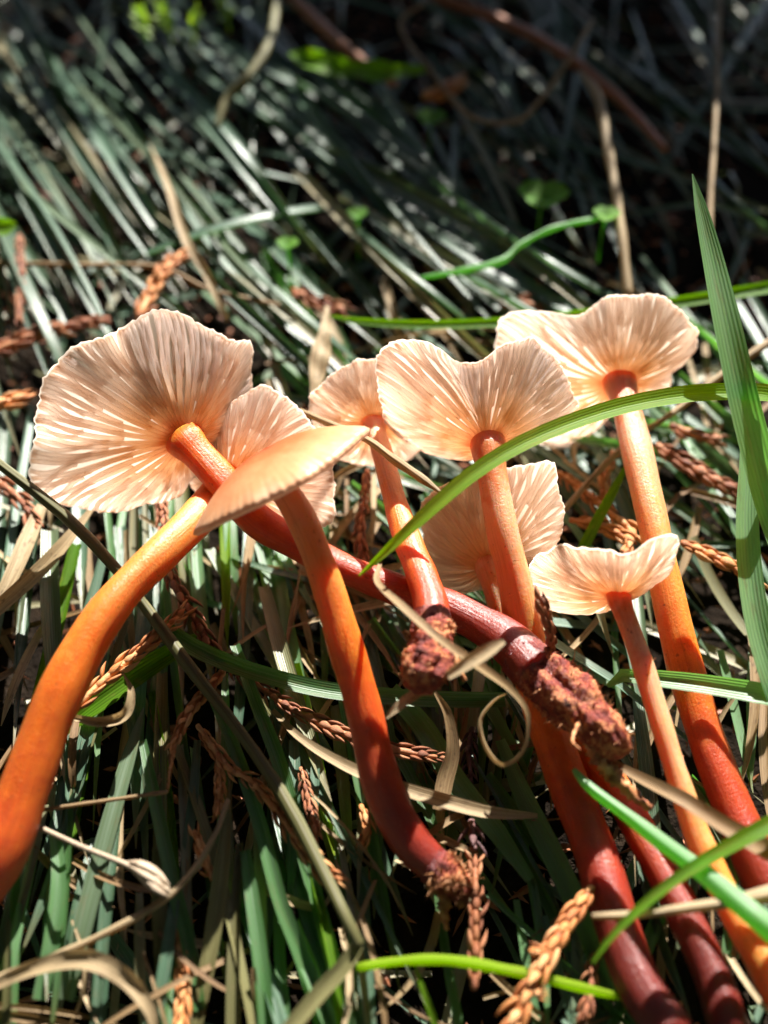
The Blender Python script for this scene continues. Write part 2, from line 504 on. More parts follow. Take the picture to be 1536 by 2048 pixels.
def mushroom(label, stem, axis, k, outline, tr=(0.0, 1.0), prof=1.7, N=32, thick=0.15, gdepth=0.062, seed=1, base=None, base_label=None, fuzz=900, disc=None, rootlets=(), group='mushrooms laid on the bank'):
    rng = random.Random(seed)
    P, Rr = stem_path(stem, 64)
    C = P[0]
    root = thing('mushroom', P[-1], label, 'mushroom', group)
    O = P[-1]
    ax = camv(*axis)
    # ---- stem
    Rs = Rr.copy()
    v = np.linspace(0, 1, 64)
    Rs *= 1 + 0.22 * np.exp(-(v / 0.025) ** 2) + 0.03 * np.sin(v * 17 + seed) + 0.02 * np.sin(v * 41 + seed * 3)
    P2 = P.copy()
    P2[0] += ax * 0.06

    def shp(th, vv, c):
        return 1 + 0.05 * np.cos(2 * th + seed + 3 * vv) + 0.03 * np.sin(3 * th + 9 * vv + seed) + 0.012 * np.sin(7 * th + 31 * vv)
    V, F, t = tube(P2, Rs, 20, shape=shp)
    th = np.concatenate([np.tile(np.linspace(-1, 1, 20), 64), [0, 0]])
    link('stem', mesh('stem', V - O, F, M['stem'], {'t': tr[0] + (tr[1] - tr[0]) * t, 's': np.abs(th), 'tone': seed * 3.1}), root)
    # ---- cap: polar surface about the stem top
    e1 = unit(cr - (cr @ ax) * ax)
    e2 = np.cross(ax, e1)
    NT_ = 240
    ths = np.linspace(-math.pi, math.pi, NT_, endpoint=False)
    if disc:
        ra, rb, rot, k0, wob = disc
        L = ra * rb / np.sqrt((rb * np.cos(ths - rot)) ** 2 + (ra * np.sin(ths - rot)) ** 2)
        L = L * (1 + 0.03 * np.sin(3 * ths + seed) + 0.02 * np.sin(5 * ths + 2 * seed))
        A = k0 + wob * np.sin(2 * ths + seed) + wob * 0.4 * np.sin(3 * ths + 2 * seed)
    else:
        pl = []
        Q = C + ax * k
        for q in outline:
            r = ray(q[0], q[1])
            kk = k + (q[2] if len(q) > 2 else 0.0)
            p = CAM + r * (((C + ax * kk - CAM) @ ax) / (r @ ax))
            d = p - C
            x, y, z = d @ e1, d @ e2, d @ ax
            pl.append((math.atan2(y, x), math.hypot(x, y), z))
        pl.sort()
        a = np.array(pl)
        a3 = np.vstack([a - [2 * math.pi, 0, 0], a, a + [2 * math.pi, 0, 0]])
        # smooth periodic cubic (Catmull-Rom slopes on uneven knots)
        def herm(xq, x, y):
            m = np.gradient(y, x)
            i = np.clip(np.searchsorted(x, xq) - 1, 0, len(x) - 2)
            hh = x[i + 1] - x[i]
            u = (xq - x[i]) / hh
            return (2 * u ** 3 - 3 * u ** 2 + 1) * y[i] + (u ** 3 - 2 * u ** 2 + u) * hh * m[i] + (-2 * u ** 3 + 3 * u ** 2) * y[i + 1] + (u ** 3 - u ** 2) * hh * m[i + 1]
        L = herm(ths, a3[:, 0], a3[:, 1])
        A = herm(ths, a3[:, 0], a3[:, 2])
        print('CAP', label[:30], 'R %.2f..%.2f' % (L.min(), L.max()), 'depth %.1f' % depth(C), 'h %.2f' % (C @ GN))
    rip = 0.006 * np.sin(61 * ths + seed) + 0.005 * np.sin(97 * ths + 2 * seed) + 0.010 * np.sin(11 * ths + 3 * seed) + 0.008 * np.sin(19 * ths + 5 * seed + np.sin(4 * ths))
    meanR = float(np.median(L))

    def under(tq, thq, dz=0.0):
        """point of the flesh underside; tq 0..1 from stem to margin"""
        x = (thq + math.pi) / (2 * math.pi) * NT_
        i = np.floor(x).astype(int) % NT_
        f = x - np.floor(x)
        l = L[i] * (1 - f) + L[(i + 1) % NT_] * f
        z = A[i] * (1 - f) + A[(i + 1) % NT_] * f
        r = l * tq * (1 + (rip[i] * (1 - f) + rip[(i + 1) % NT_] * f) * tq ** 7)
        hz = z * tq ** prof + 0.05 * meanR * np.sin(3 * thq + seed) * tq * (1 - tq) + dz + (0.0 if disc else meanR) * (0.042 * np.sin(7 * thq + 2 * seed) + 0.022 * np.sin(12 * thq + seed) + 0.012 * np.sin(23 * thq)) * tq ** 3
        return C + np.outer(r * np.cos(thq), e1) + np.outer(r * np.sin(thq), e2) + np.outer(hz, ax)
    rings = [0.0, 0.06, 0.13, 0.2, 0.28, 0.36, 0.44, 0.52, 0.6, 0.68, 0.76, 0.83, 0.89, 0.94, 0.975, 1.0]
    V, tt = [], []
    for tq in rings:                        # skin
        th_ = thick * (1 - tq ** 2.4) + (0.10 if disc else 0.035)
        V.append(under(np.full(NT_, tq), ths, th_))
        tt.append(np.full(NT_, tq))
    V.append(under(np.full(NT_, 1.03 if disc else 1.006), ths, 0.05 if disc else 0.012)); tt.append(np.full(NT_, 1.0))
    V.append(under(np.full(NT_, 0.997), ths, -0.012)); tt.append(np.full(NT_, 1.0))
    for tq in reversed(rings[:-1]):         # underside
        V.append(under(np.full(NT_, tq), ths, 0.0))
        tt.append(np.full(NT_, tq))
    nr = len(V)
    und = np.concatenate([np.zeros(NT_ * (len(rings) + 1)), np.ones(NT_ * (nr - len(rings) - 1))])
    V = np.vstack(V)
    F = [(i * NT_ + j, i * NT_ + (j + 1) % NT_, (i + 1) * NT_ + (j + 1) % NT_, (i + 1) * NT_ + j) for i in range(nr - 1) for j in range(NT_)]
    cap = link('cap', mesh('cap', V - O, F, M['cap'], {'t': np.concatenate(tt) * (0.52 if disc else 1.0), 'under': und, 'thin': 0.30 if disc else 0.92}), root)
    # ---- gills, each a plate of its own
    global GILLS
    NG = N * 4
    for i in range(NG):
        tier = 0 if i % 4 == 0 else (1 if i % 4 == 2 else 2)
        th0 = -math.pi + 2 * math.pi * (i + rng.uniform(-0.22, 0.22)) / NG
        t0 = (0.10, 0.30 + rng.uniform(-0.06, 0.14), 0.56 + rng.uniform(-0.08, 0.16))[tier]
        tq = np.linspace(t0, 0.992, (14, 11, 8)[tier])
        u = (tq - t0) / (0.992 - t0)
        ph, am = rng.uniform(0, 6.28), rng.uniform(0.006, 0.018)
        thq = th0 + am * np.sin(u * rng.uniform(4, 8) + ph) + 0.05 * np.sin(2 * th0 + seed) * (1 - u) + 0.03 * np.sin(5 * th0 + 4 * u)
        up = under(tq, thq, 0.01)
        d = gdepth * (1 - 0.25 * tier) * np.minimum(1, u / 0.4 + 0.2 if tier == 0 else u / 0.55) * (1 - u ** 2.2) ** 0.8 * (1 + 0.10 * np.sin(u * 19 + ph)) + 0.012
        # local downward normal
        e = 0.01
        da = under(np.minimum(tq + e, 1), thq) - under(tq - e, thq)
        db = under(tq, thq + e) - under(tq, thq - e)
        nn = np.cross(da, db)
        nn /= np.linalg.norm(nn, axis=1, keepdims=True)
        nn[(nn @ ax) > 0] *= -1
        side = db / np.linalg.norm(db, axis=1, keepdims=True)
        lean = 0.35 * math.sin(th0 + seed) + rng.uniform(-0.10, 0.10)
        lo = up + (nn + side * lean) * d[:, None] / math.sqrt(1 + lean * lean)
        w0, w1 = 0.042, 0.021
        n = len(tq)
        V = np.vstack([up - side * w0, lo - side * w1, lo + side * w1, up + side * w0])
        F = []
        for j in range(n - 1):
            for a_, b_ in ((0, 1), (1, 2), (2, 3), (3, 0)):
                F.append((a_ * n + j, b_ * n + j, b_ * n + j + 1, a_ * n + j + 1))
        F += [(0, 3 * n, 2 * n, n), (n - 1, 2 * n - 1, 3 * n - 1, 4 * n - 1)]
        tv = np.tile(tq, 4)
        link('gill', mesh('gill', V - O, F, M['gill'], {'t': tv, 'rnd': rng.random()}), cap)
        GILLS += 1
    # ---- torn base
    if base:
        Pb, Rb = stem_path(base, 66)
        T = tangents(Pb)
        toward = unit(CAM - Pb[20])

        def bshp(th, vv, c):
            x, y, z = c[0] + np.cos(th), c[1] + np.sin(th), c[2] + vv * 3
            g = np.exp(-(((th - 5.9 + 6.283 + math.pi) % 6.283 - math.pi) / 0.32) ** 2) * math.exp(-((vv - 0.42) / 0.22) ** 2) if base_label and 'split' in base_label else 0
            e_ = 0.06 if vv < 0.2 else 0.26
            return (1 + e_ * (0.5 * lump(x, y, z, 3.1, seed) + 0.5 * lump(x, y, z, 8.3, seed + 2) + 0.3 * lump(x, y, z, 21.0, seed + 4) + 0.2 * lump(x, y, z, 37.0, seed + 5))) * (1 - 0.42 * g)
        V, F, t = tube(Pb, Rb, 64, hint=toward, shape=bshp)
        th = np.concatenate([np.tile(np.linspace(0, 2 * math.pi, 64, endpoint=False), 66), [0, 0]])
        if base_label and 'split' in base_label:
            g = np.exp(-(((th - 5.9 + 6.283 + math.pi) % 6.283 - math.pi) / 0.34) ** 2) * np.exp(-((t - 0.42) / 0.24) ** 2)
        else:
            g = np.zeros(len(t))
        g = np.maximum(g, np.clip(1.15 - t * 4, 0, 1))
        bo = link('base', mesh('base', V - O, F, M['base'], {'t': t, 'groove': g}), root)
        if base_label:
            bo['label'] = base_label
        # root hairs bristling from the torn flesh
        FV, FF = [], []
        for q in range(fuzz):
            i = rng.randrange(10, 65)
            j = rng.randrange(64)
            p = V[i * 64 + j]
            nrm = unit(p - Pb[i])
            dr = unit(nrm + np.array([rng.uniform(-1, 1) for _ in range(3)]) * 0.7)
            ln = rng.uniform(0.03, 0.08) if rng.random() < 0.9 else rng.uniform(0.1, 0.25)
            sd = unit(np.cross(dr, [0.3, 0.5, 0.8])) * rng.uniform(0.004, 0.010)
            sd2 = unit(np.cross(dr, sd)) * np.linalg.norm(sd)
            b0 = len(FV)
            FV += [p - sd, p + sd, p + sd2 * 1.5, p + dr * ln + sd * rng.uniform(-2, 2)]
            FF += [(b0, b0 + 1, b0 + 3), (b0 + 1, b0 + 2, b0 + 3), (b0 + 2, b0, b0 + 3)]
        ho = link('fibres', mesh('fibres', np.array(FV) - O, FF, M['fibre'], smooth=False), bo)
        ho['kind'] = 'stuff'
        for rl in rootlets:
            Pr, Rq = stem_path(rl, 24)
            V, F, t = tube(Pr, Rq, 8, shape=lambda th, vv, c: 1 + 0.35 * np.sin(5 * th + 60 * vv) + 0.25 * np.sin(2 * th + 23 * vv))
            link('rootlet', mesh('rootlet', V - O, F, M['fibre']), bo)
    return root


mushroom('palest mushroom with the widest upturned cap and a stem ending in a split base',
         [(370, 880, 3.3, 64), (430, 945, 3.1, 66), (510, 1038, 2.75, 66), (600, 1092, 2.45, 64), (700, 1142, 2.2, 64), (800, 1180, 2.05, 66), (910, 1222, 2.0, 78), (1010, 1280, 2.05, 92), (1075, 1345, 2.1, 104)],
         (-0.34, 0.42, 0.84), 0.75,
         [(340, 620, .1), (400, 650), (450, 672, -.15), (500, 688, 0), (506, 735, .1), (495, 800, .1), (470, 850, .05), (430, 900, -.1), (385, 962), (335, 1000), (230, 1022), (130, 1010, .2), (62, 965, .3), (62, 925, .35), (72, 860, .35), (78, 800, .3), (95, 745, .2), (160, 695, .1), (240, 655), (290, 632)],
         tr=(0.56, 0.97), N=44, seed=3, prof=1.5,  # redder start of the stem colour takes in shade under the cap
         base=[(1040, 1310, 2.08, 96), (1085, 1350, 2.12, 106), (1140, 1398, 2.15, 110), (1185, 1440, 2.15, 96), (1220, 1476, 2.1, 80), (1238, 1510, 1.95, 46)],
         base_label='torn base, split open along a wet wine-red furrow', rootlets=[[(1190, 1480, 2.0, 50), (1210, 1530, 1.85, 36), (1250, 1575, 1.75, 26), (1300, 1618, 1.6, 14)], [(1160, 1440, 2.3, 10), (1145, 1480, 2.5, 6), (1160, 1500, 2.5, 4)]])

mushroom('mushroom with a vivid glowing orange curved stem, its cap half hidden behind the edge-on cap',
         [(455, 960, 2.5, 66), (400, 1030, 2.75, 70), (330, 1100, 2.9, 72), (240, 1190, 2.9, 78), (165, 1300, 2.7, 88), (108, 1420, 2.4, 98), (60, 1550, 2.0, 106), (0, 1700, 1.6, 112), (-60, 1800, 1.3, 112)],
         (0.30, 0.45, 0.84), 0.55,
         [(420, 860), (470, 800), (520, 776), (580, 800), (625, 850), (655, 910), (670, 980), (655, 1050, -.05), (600, 1060), (520, 1055), (450, 1030), (400, 1000), (380, 930)],
         tr=(0.34, 0.70), N=30, seed=5)

mushroom('mushroom seen edge-on, smooth peach cap with a reddish crown on a tall tapering stem',
         [(548, 950, 4.05, 54), (602, 1035, 3.72, 60), (645, 1140, 3.3, 62), (690, 1290, 2.7, 67), (730, 1430, 2.1, 71), (765, 1570, 1.6, 75), (820, 1680, 1.25, 77), (885, 1745, 1.05, 72)],
         (-0.50, 0.85, -0.13), 0, None, tr=(0.20, 1.0), N=22, seed=7, prof=2.0, thick=0.30, gdepth=0.12, disc=(1.44, 1.25, 0.1, -0.20, 0.035),
         base=[(862, 1728, 1.1, 76), (895, 1752, 1.05, 74), (918, 1778, .95, 56), (915, 1800, .85, 28)], base_label='torn base with pale hanging fibres',
         rootlets=[[(895, 1770, .9, 40), (888, 1815, .8, 24), (893, 1860, .7, 8)], [(910, 1780, .95, 24), (925, 1810, .9, 14), (940, 1790, .9, 6)]])

mushroom('mushroom with a small fan of gills behind the wavy cap and a knobbly torn base',
         [(747, 848, 2.6, 40), (765, 910, 2.6, 43), (790, 1000, 2.6, 50), (815, 1080, 2.65, 58), (842, 1150, 2.75, 65), (860, 1205, 2.8, 69), (864, 1250, 2.85, 74)],
         (-0.05, 0.62, 0.78), 0.45,
         [(618, 810), (635, 775), (690, 735), (730, 718), (775, 716), (820, 725), (860, 760), (880, 810), (872, 860), (840, 905), (790, 925), (740, 932), (690, 920), (648, 875)],
         tr=(0.14, 0.80), N=28, seed=11,
         base=[(864, 1225, 2.82, 72), (866, 1265, 2.85, 82), (860, 1310, 2.85, 88), (845, 1350, 2.8, 90), (835, 1380, 2.7, 60)], base_label='knobbly torn base with orange scars', fuzz=200,
         rootlets=[[(895, 1290, 2.85, 20), (915, 1330, 2.8, 14), (930, 1362, 2.7, 8)]])

mushroom('mushroom with a saddle-shaped wavy cap, a long green blade crossing just below its gills',
         [(976, 888, 3.3, 60), (985, 950, 3.15, 61), (1005, 1060, 2.8, 64), (1030, 1160, 2.4, 70), (1050, 1270, 1.9, 74), (1080, 1400, 1.3, 76), (1125, 1540, 1.1, 80), (1185, 1690, 1.05, 82), (1235, 1850, 1.0, 84), (1280, 1970, 1.0, 88), (1350, 2070, 1.0, 94)],
         (-0.10, 0.62, 0.78), 0.85,
         [(757, 765, .45), (765, 700, .45), (800, 684, .35), (850, 680, .2), (884, 700, 0), (905, 718, -.1), (940, 728, -.15), (972, 722, -.15), (1000, 692, -.1), (1040, 675), (1100, 708, .1), (1140, 770, .1), (1152, 825), (1100, 862), (1020, 893, .15), (940, 916, .2), (890, 916, .2), (835, 892, .3), (790, 872, .4), (766, 825, .45)],
         tr=(0.0, 1.12), N=34, seed=13, prof=1.45)

mushroom('tall mushroom with a broad two-lobed cap, sunlit upper stem and red-brown lower stem',
         [(1240, 768, 2.6, 56), (1256, 830, 2.6, 60), (1280, 930, 2.5, 64), (1303, 1030, 2.35, 65), (1325, 1130, 2.15, 67), (1350, 1250, 1.8, 71), (1380, 1370, 1.45, 75), (1420, 1500, 1.2, 78), (1480, 1650, 1.0, 82), (1540, 1790, 0.9, 84)],
         (0.03, 0.72, 0.69), 0.8,
         [(990, 690), (1002, 650), (1045, 623), (1095, 620, -.05), (1130, 630, -.1), (1165, 628, -.1), (1200, 606, -.05), (1260, 587), (1320, 596), (1378, 640), (1397, 688, .1), (1345, 745, .1), (1330, 785, .1), (1270, 815, .1), (1200, 850), (1160, 890), (1100, 892), (1040, 860), (1005, 780)],
         tr=(0.0, 0.93), N=34, seed=17, prof=1.5)

mushroom('low mushroom with two pale gill lobes spread behind the stem of the wavy-capped one',
         [(978, 1132, 1.9, 50), (992, 1180, 1.8, 50), (1020, 1270, 1.5, 52), (1075, 1370, 1.1, 55), (1150, 1470, .9, 58), (1225, 1570, .95, 62), (1300, 1700, 1.0, 66), (1370, 1830, 1.0, 68), (1425, 1950, 1.0, 72), (1460, 2060, 1.0, 78)],
         (0.03, 0.50, 0.86), 0.55,
         [(846, 1010, .4), (880, 975, .3), (935, 955, .1), (985, 948, -.1), (1040, 930), (1092, 921), (1118, 975), (1127, 1030), (1112, 1090), (1065, 1135), (1010, 1165), (950, 1182), (905, 1187), (872, 1165, .25), (852, 1095, .35)],
         tr=(0.10, 1.12), N=26, seed=19, prof=1.5)

mushroom('smallest mushroom with a shallow tilted cap and a slim peach stem',
         [(1236, 1194, 2.75, 42), (1255, 1245, 2.6, 42), (1285, 1330, 2.3, 44), (1320, 1440, 2.0, 46), (1355, 1550, 1.75, 48), (1395, 1670, 1.5, 54), (1450, 1790, 1.3, 62), (1530, 1930, 1.2, 74), (1580, 2010, 1.1, 84)],
         (0.10, 0.82, 0.56), 0.35,
         [(1055, 1150, .4), (1072, 1115, .4), (1130, 1096, .2), (1200, 1100), (1245, 1112, -.1), (1285, 1090), (1330, 1074, .1), (1357, 1084, .1), (1350, 1120), (1312, 1165), (1260, 1198), (1215, 1218), (1150, 1230, .2), (1095, 1217, .35), (1065, 1190, .4)],
         tr=(0.06, 0.52), N=26, seed=23, prof=1.5)
print('GILLS', GILLS)

# ------------------------------------------------------------------ grass blades
def blade_mesh(name, rows, mat, hint=None, nc=5, fold=0.2, roll=0.0, twist=0.0, rnd=0.5, n=22, wavy=0.0, O=None, tip=True, shape='leaf', seed=0):
    """rows of (px, py, h, width px)"""
    P, Rr = stem_path(rows, n)
    W = Rr * 2
    toward = unit(CAM - P[n // 2]) * 0.6 + GN * 0.5 if hint is None else hint
    V, F, s, t = ribbon(P, W, unit(toward), nc, fold, roll, twist, wavy, seed)
    if O is None:
        O = P[0]
    return mesh(name, V - O, F, mat, {'s': s, 't': t if tip else t * 0.7, 'rnd': rnd}), O


def loose(name, label, cat, rows, mat, **kw):
    me, O = blade_mesh(name, rows, M[mat], **kw)
    o = link(name, me)
    o.location = O * CM
    return tag(o, label, cat)


def stalk(name, label, cat, rows, mat, rnd=0.5, nseg=8, n=30, knots=0.08):
    P, Rr = stem_path(rows, n)
    V, F, t = tube(P, Rr, nseg, shape=lambda th, v, c: 1 + knots * np.sin(3 * th + 11 * v) + knots * math.sin(37 * v))
    s = np.concatenate([np.tile(np.linspace(-1, 1, nseg), n), [0, 0]])
    o = link(name, mesh(name, V - P[0], F, M[mat], {'s': s, 't': t * 0.75, 'rnd': rnd}))
    o.location = P[0] * CM
    return tag(o, label, cat)


# bright and mid green blades lying over the mushrooms
loose('grass_leaf', 'long bright green blade arching across three mushroom stems', 'grass blade',
      [(718, 1152, 3.5, 4), (770, 1105, 3.8, 18), (850, 1030, 4.1, 29), (950, 945, 4.3, 34), (1060, 880, 4.35, 37), (1200, 826, 4.3, 39), (1330, 796, 4.3, 41), (1440, 786, 4.35, 42), (1560, 792, 4.3, 44), (1690, 830, 3.5, 44), (1810, 900, 2.0, 42), (1900, 990, 0.2, 38)], 'fresh', rnd=0.35, nc=7, fold=0.22, n=40, tip=False)
loose('grass_leaf', 'broad upright green blade with a pointed tip beside the two-lobed cap', 'grass blade',
      [(1700, 1420, -0.3, 50), (1650, 1300, 1.2, 56), (1600, 1180, 2.4, 60), (1545, 1030, 3.2, 66), (1510, 900, 3.9, 68), (1485, 800, 4.4, 66), (1455, 660, 5.0, 60), (1425, 520, 5.5, 46), (1402, 420, 5.9, 28), (1385, 348, 6.2, 3)], 'mid', rnd=0.85, nc=7, fold=0.16, n=40, tip=False)
loose('grass_leaf', 'green blade standing below the broad upright one, bent at its middle', 'grass blade',
      [(1490, 830, 3.6, 14), (1497, 930, 3.3, 36), (1494, 1040, 3.0, 44), (1500, 1150, 2.7, 48), (1520, 1270, 2.4, 50), (1560, 1400, 2.0, 52), (1600, 1520, 1.0, 50), (1640, 1640, -0.3, 44)], 'mid', rnd=0.95, nc=7, n=30, tip=False)
loose('grass_leaf', 'thin vivid green blade running level behind the caps', 'grass blade',
      [(660, 632, 1.9, 4), (720, 643, 2.0, 14), (850, 650, 2.0, 19), (1000, 645, 2.0, 20), (1180, 628, 2.1, 22), (1350, 606, 2.2, 24), (1560, 572, 2.3, 26), (1720, 548, 1.6, 26), (1880, 540, 0.0, 24)], 'fresh', rnd=0.1, n=30, tip=False)
loose('grass_leaf', 'short bright green blade under the orange cypress twig and vivid orange stem', 'grass blade',
      [(110, 1470, 0.9, 30), (190, 1408, 1.1, 44), (280, 1345, 1.2, 46), (350, 1300, 1.2, 34), (395, 1268, 1.1, 6)], 'fresh', rnd=0.2, nc=7, tip=False)
loose('grass_leaf', 'long green blade lying across the tussock under the edge-on mushroom stem', 'grass blade',
      [(270, 1200, 1.5, 10), (330, 1255, 1.5, 28), (400, 1302, 1.5, 36), (500, 1342, 1.5, 36), (640, 1378, 1.4, 35), (780, 1394, 1.3, 35), (900, 1400, 1.2, 34), (1010, 1400, 1.1, 30)], 'mid', rnd=0.3, nc=7, n=34, tip=False)
loose('grass_leaf', 'slender green blade slanting over the wine-red lower stems', 'grass blade',
      [(1185, 1925, 2.0, 5), (1230, 1865, 2.1, 14), (1310, 1790, 2.2, 20), (1410, 1720, 2.3, 26), (1560, 1640, 2.4, 36), (1700, 1590, 1.8, 36), (1830, 1560, 0.3, 34)], 'fresh', rnd=0.05, n=26, tip=False)
loose('grass_leaf', 'pale green blade bending away beside the slim peach stem', 'grass blade',
      [(1215, 1372, 1.6, 8), (1240, 1352, 1.7, 26), (1320, 1358, 1.8, 34), (1430, 1372, 1.9, 40), (1560, 1395, 2.0, 44), (1690, 1430, 1.2, 44), (1800, 1480, -0.2, 40)], 'mid', rnd=0.9, nc=7, tip=False)
loose('grass_leaf', 'short green blade rising between the two-lobed and the smallest mushroom', 'grass blade',
      [(1160, 1110, 1.0, 22), (1190, 1050, 1.3, 22), (1225, 985, 1.6, 18), (1262, 915, 1.8, 4)], 'fresh', rnd=0.15)
loose('grass_leaf', 'green blade tip upright in front of the shaded right slope twigs', 'grass blade',
      [(1290, 920, 1.4, 14), (1330, 850, 1.8, 18), (1365, 780, 2.1, 16), (1385, 722, 2.4, 3)], 'mid', rnd=0.3) if False else None
loose('grass_leaf', 'wide green blade lying beneath the curled straw', 'grass blade',
      [(780, 1380, 0.9, 36), (850, 1460, 0.9, 44), (910, 1560, 0.8, 46), (990, 1660, 0.7, 40), (1060, 1760, 0.6, 20)], 'mid', rnd=0.7, nc=7, tip=False)
loose('grass_leaf', 'pair-leaved glossy blade lying straight between the fibrous base and wine-red stem', 'grass blade',
      [(1000, 1480, 0.7, 20), (1050, 1600, 0.7, 40), (1110, 1720, 0.7, 46), (1170, 1850, 0.6, 44), (1220, 1990, 0.5, 40)], 'mid', rnd=0.8, nc=7, tip=False)
stalk('grass_stalk', 'yellow-green glossy stalk lying level at the foot of the bank', 'grass stalk',
      [(715, 1935, 1.2, 16), (800, 1922, 1.25, 20), (900, 1920, 1.25, 22), (1040, 1945, 1.2, 22), (1150, 1972, 1.1, 20), (1235, 1992, 0.9, 15), (1300, 2010, 0.5, 6)], 'fresh', 1.0)
loose('grass_leaf', 'tiny lime green shoot under the yellow-green stalk', 'grass blade',
      [(875, 2060, 0.9, 14), (850, 1990, 1.1, 12), (828, 1925, 1.2, 3)], 'fresh', rnd=0.5)
stalk('grass_stalk', 'thick ringed pale green stalk slanting across the wine-red stems', 'grass stalk',
      [(1148, 1540, 1.9, 12), (1180, 1575, 1.95, 22), (1260, 1635, 2.0, 28), (1330, 1690, 2.05, 34), (1405, 1745, 2.1, 40), (1470, 1800, 2.15, 46), (1570, 1880, 2.2, 56), (1690, 1970, 1.4, 56), (1800, 2060, 0.0, 52)], 'mid', 1.0, knots=0.05)
stalk('grass_stalk', 'long olive stalk running down past the large cap and vivid orange stem', 'grass stalk',
      [(-330, 700, 0.3, 18), (-180, 800, 2.4, 20), (-40, 900, 3.2, 22), (60, 975, 3.0, 22), (150, 1050, 2.7, 24), (230, 1135, 2.2, 24), (300, 1225, 1.8, 25), (380, 1335, 1.7, 26), (470, 1450, 1.55, 26), (560, 1580, 1.5, 26), (640, 1730, 1.45, 26), (718, 1890, 1.5, 26)], 'olive', 0.5)
loose('grass_leaf', 'flat olive end of a snapped blade below its sharp bend', 'grass blade',
      [(716, 1886, 1.5, 26), (690, 1930, 1.4, 32), (640, 1985, 1.3, 34), (570, 2070, 1.2, 32)], 'olive', rnd=1.0)

# dry straws
loose('dry_straw', 'dry straw crossing the knobbly base and curling into a loop', 'straw',
      [(760, 1128, 3.2, 8), (755, 1165, 3.4, 14), (800, 1210, 3.6, 20), (880, 1280, 3.6, 22), (960, 1335, 3.3, 24), (1020, 1380, 2.9, 20), (1054, 1430, 2.6, 17), (1045, 1500, 2.3, 16), (1005, 1528, 2.2, 18), (972, 1492, 2.2, 20), (962, 1440, 2.3, 18), (990, 1400, 2.4, 14), (1012, 1388, 2.4, 6)], 'straw', rnd=0.55, n=56, fold=0.3)
loose('dry_straw', 'short pale straw chip stuck beside the knobbly base', 'straw', [(895, 1352, 3.4, 18), (930, 1330, 3.5, 26), (975, 1302, 3.6, 28), (1008, 1282, 3.65, 12)], 'straw', rnd=1.0)
loose('dry_straw', 'pale straw splinter poking out under the knobbly base', 'straw', [(772, 1436, 2.6, 6), (800, 1410, 2.7, 20), (835, 1385, 2.7, 22)], 'straw', rnd=0.95)
loose('dry_straw', 'flat tan straw passing behind the edge-on mushroom stem', 'straw',
      [(545, 1420, 1.0, 10), (600, 1475, 1.1, 16), (690, 1530, 1.15, 24), (790, 1572, 1.1, 28), (880, 1600, 1.1, 30), (980, 1625, 1.1, 26), (1075, 1632, 1.0, 10)], 'straw', rnd=0.7, n=34)
stalk('dry_straw', 'thin dark-tipped straw passing under the tip of the edge-on cap', 'straw',
      [(600, 822, 2.7, 12), (660, 848, 2.9, 14), (735, 880, 3.3, 15), (790, 920, 3.5, 19), (840, 955, 3.6, 18), (888, 990, 3.6, 6)], 'straw', 0.75)
stalk('dry_straw', 'thin straight straw pointing up to a frayed tip over dark soil', 'straw', [(70, 1622, 1.4, 9), (200, 1603, 1.5, 8), (335, 1584, 1.5, 9)], 'straw', 0.35)
stalk('dry_straw', 'pale straw arc sweeping down beside the seed head', 'straw', [(455, 1600, 1.3, 10), (430, 1670, 1.4, 12), (380, 1750, 1.4, 14), (310, 1812, 1.4, 15), (200, 1872, 1.3, 15), (90, 1920, 1.2, 16), (-30, 1965, 1.1, 16)], 'straw', 0.85)
stalk('dry_straw', 'pinkish pale straw lying across the three wine-red stems', 'straw', [(1185, 1832, 2.0, 10), (1280, 1828, 2.05, 17), (1380, 1815, 2.1, 21), (1470, 1802, 2.1, 26), (1570, 1780, 2.1, 32), (1720, 1755, 1.5, 32), (1850, 1745, 0.3, 28)], 'straw', 1.0)
loose('dry_straw', 'brown flat dead blade crossing the slim peach stem low down', 'straw', [(1215, 1520, 1.6, 14), (1290, 1560, 1.85, 24), (1370, 1600, 2.1, 30), (1440, 1645, 2.1, 34), (1570, 1720, 2.1, 44), (1690, 1790, 1.4, 44), (1800, 1860, 0.2, 36)], 'straw', rnd=0.22, n=26)
loose('dry_straw', 'withered tan strip hanging down under the knobbly base', 'straw', [(870, 1385, 1.8, 10), (895, 1430, 1.5, 22), (905, 1500, 1.2, 28), (890, 1560, 1.0, 34), (880, 1620, .9, 30)], 'straw', rnd=0.3, twist=1.0)
loose('dry_straw', 'curled dry leaf tip hooked beside the orange cypress twig', 'straw', [(245, 1345, 1.9, 3), (262, 1385, 1.9, 14), (250, 1430, 1.8, 22), (200, 1445, 1.7, 20), (140, 1435, 1.5, 12)], 'straw', rnd=0.8, n=26, fold=0.5, twist=1.2)
loose('dry_straw', 'crinkled dry blade curling over in the lower corner of the tussock', 'straw', [(-20, 1975, 1.2, 20), (70, 1935, 1.4, 30), (170, 1918, 1.5, 38), (250, 1955, 1.45, 36), (300, 2020, 1.3, 24), (310, 2080, 1.2, 10)], 'straw', rnd=0.75, wavy=0.15, n=30)
loose('dry_straw', 'pale tan dead blade leaning below the large cap', 'straw', [(190, 1010, 1.5, 8), (130, 1085, 1.5, 26), (70, 1150, 1.4, 32), (-30, 1240, 1.3, 30)], 'straw', rnd=0.7)
loose('dry_straw', 'dead grey-tan blade leaning beside the large cap rim', 'straw', [(85, 1010, 1.2, 20), (55, 1080, 1.3, 34), (20, 1160, 1.3, 30), (-20, 1230, 1.2, 16)], 'straw', rnd=0.9)
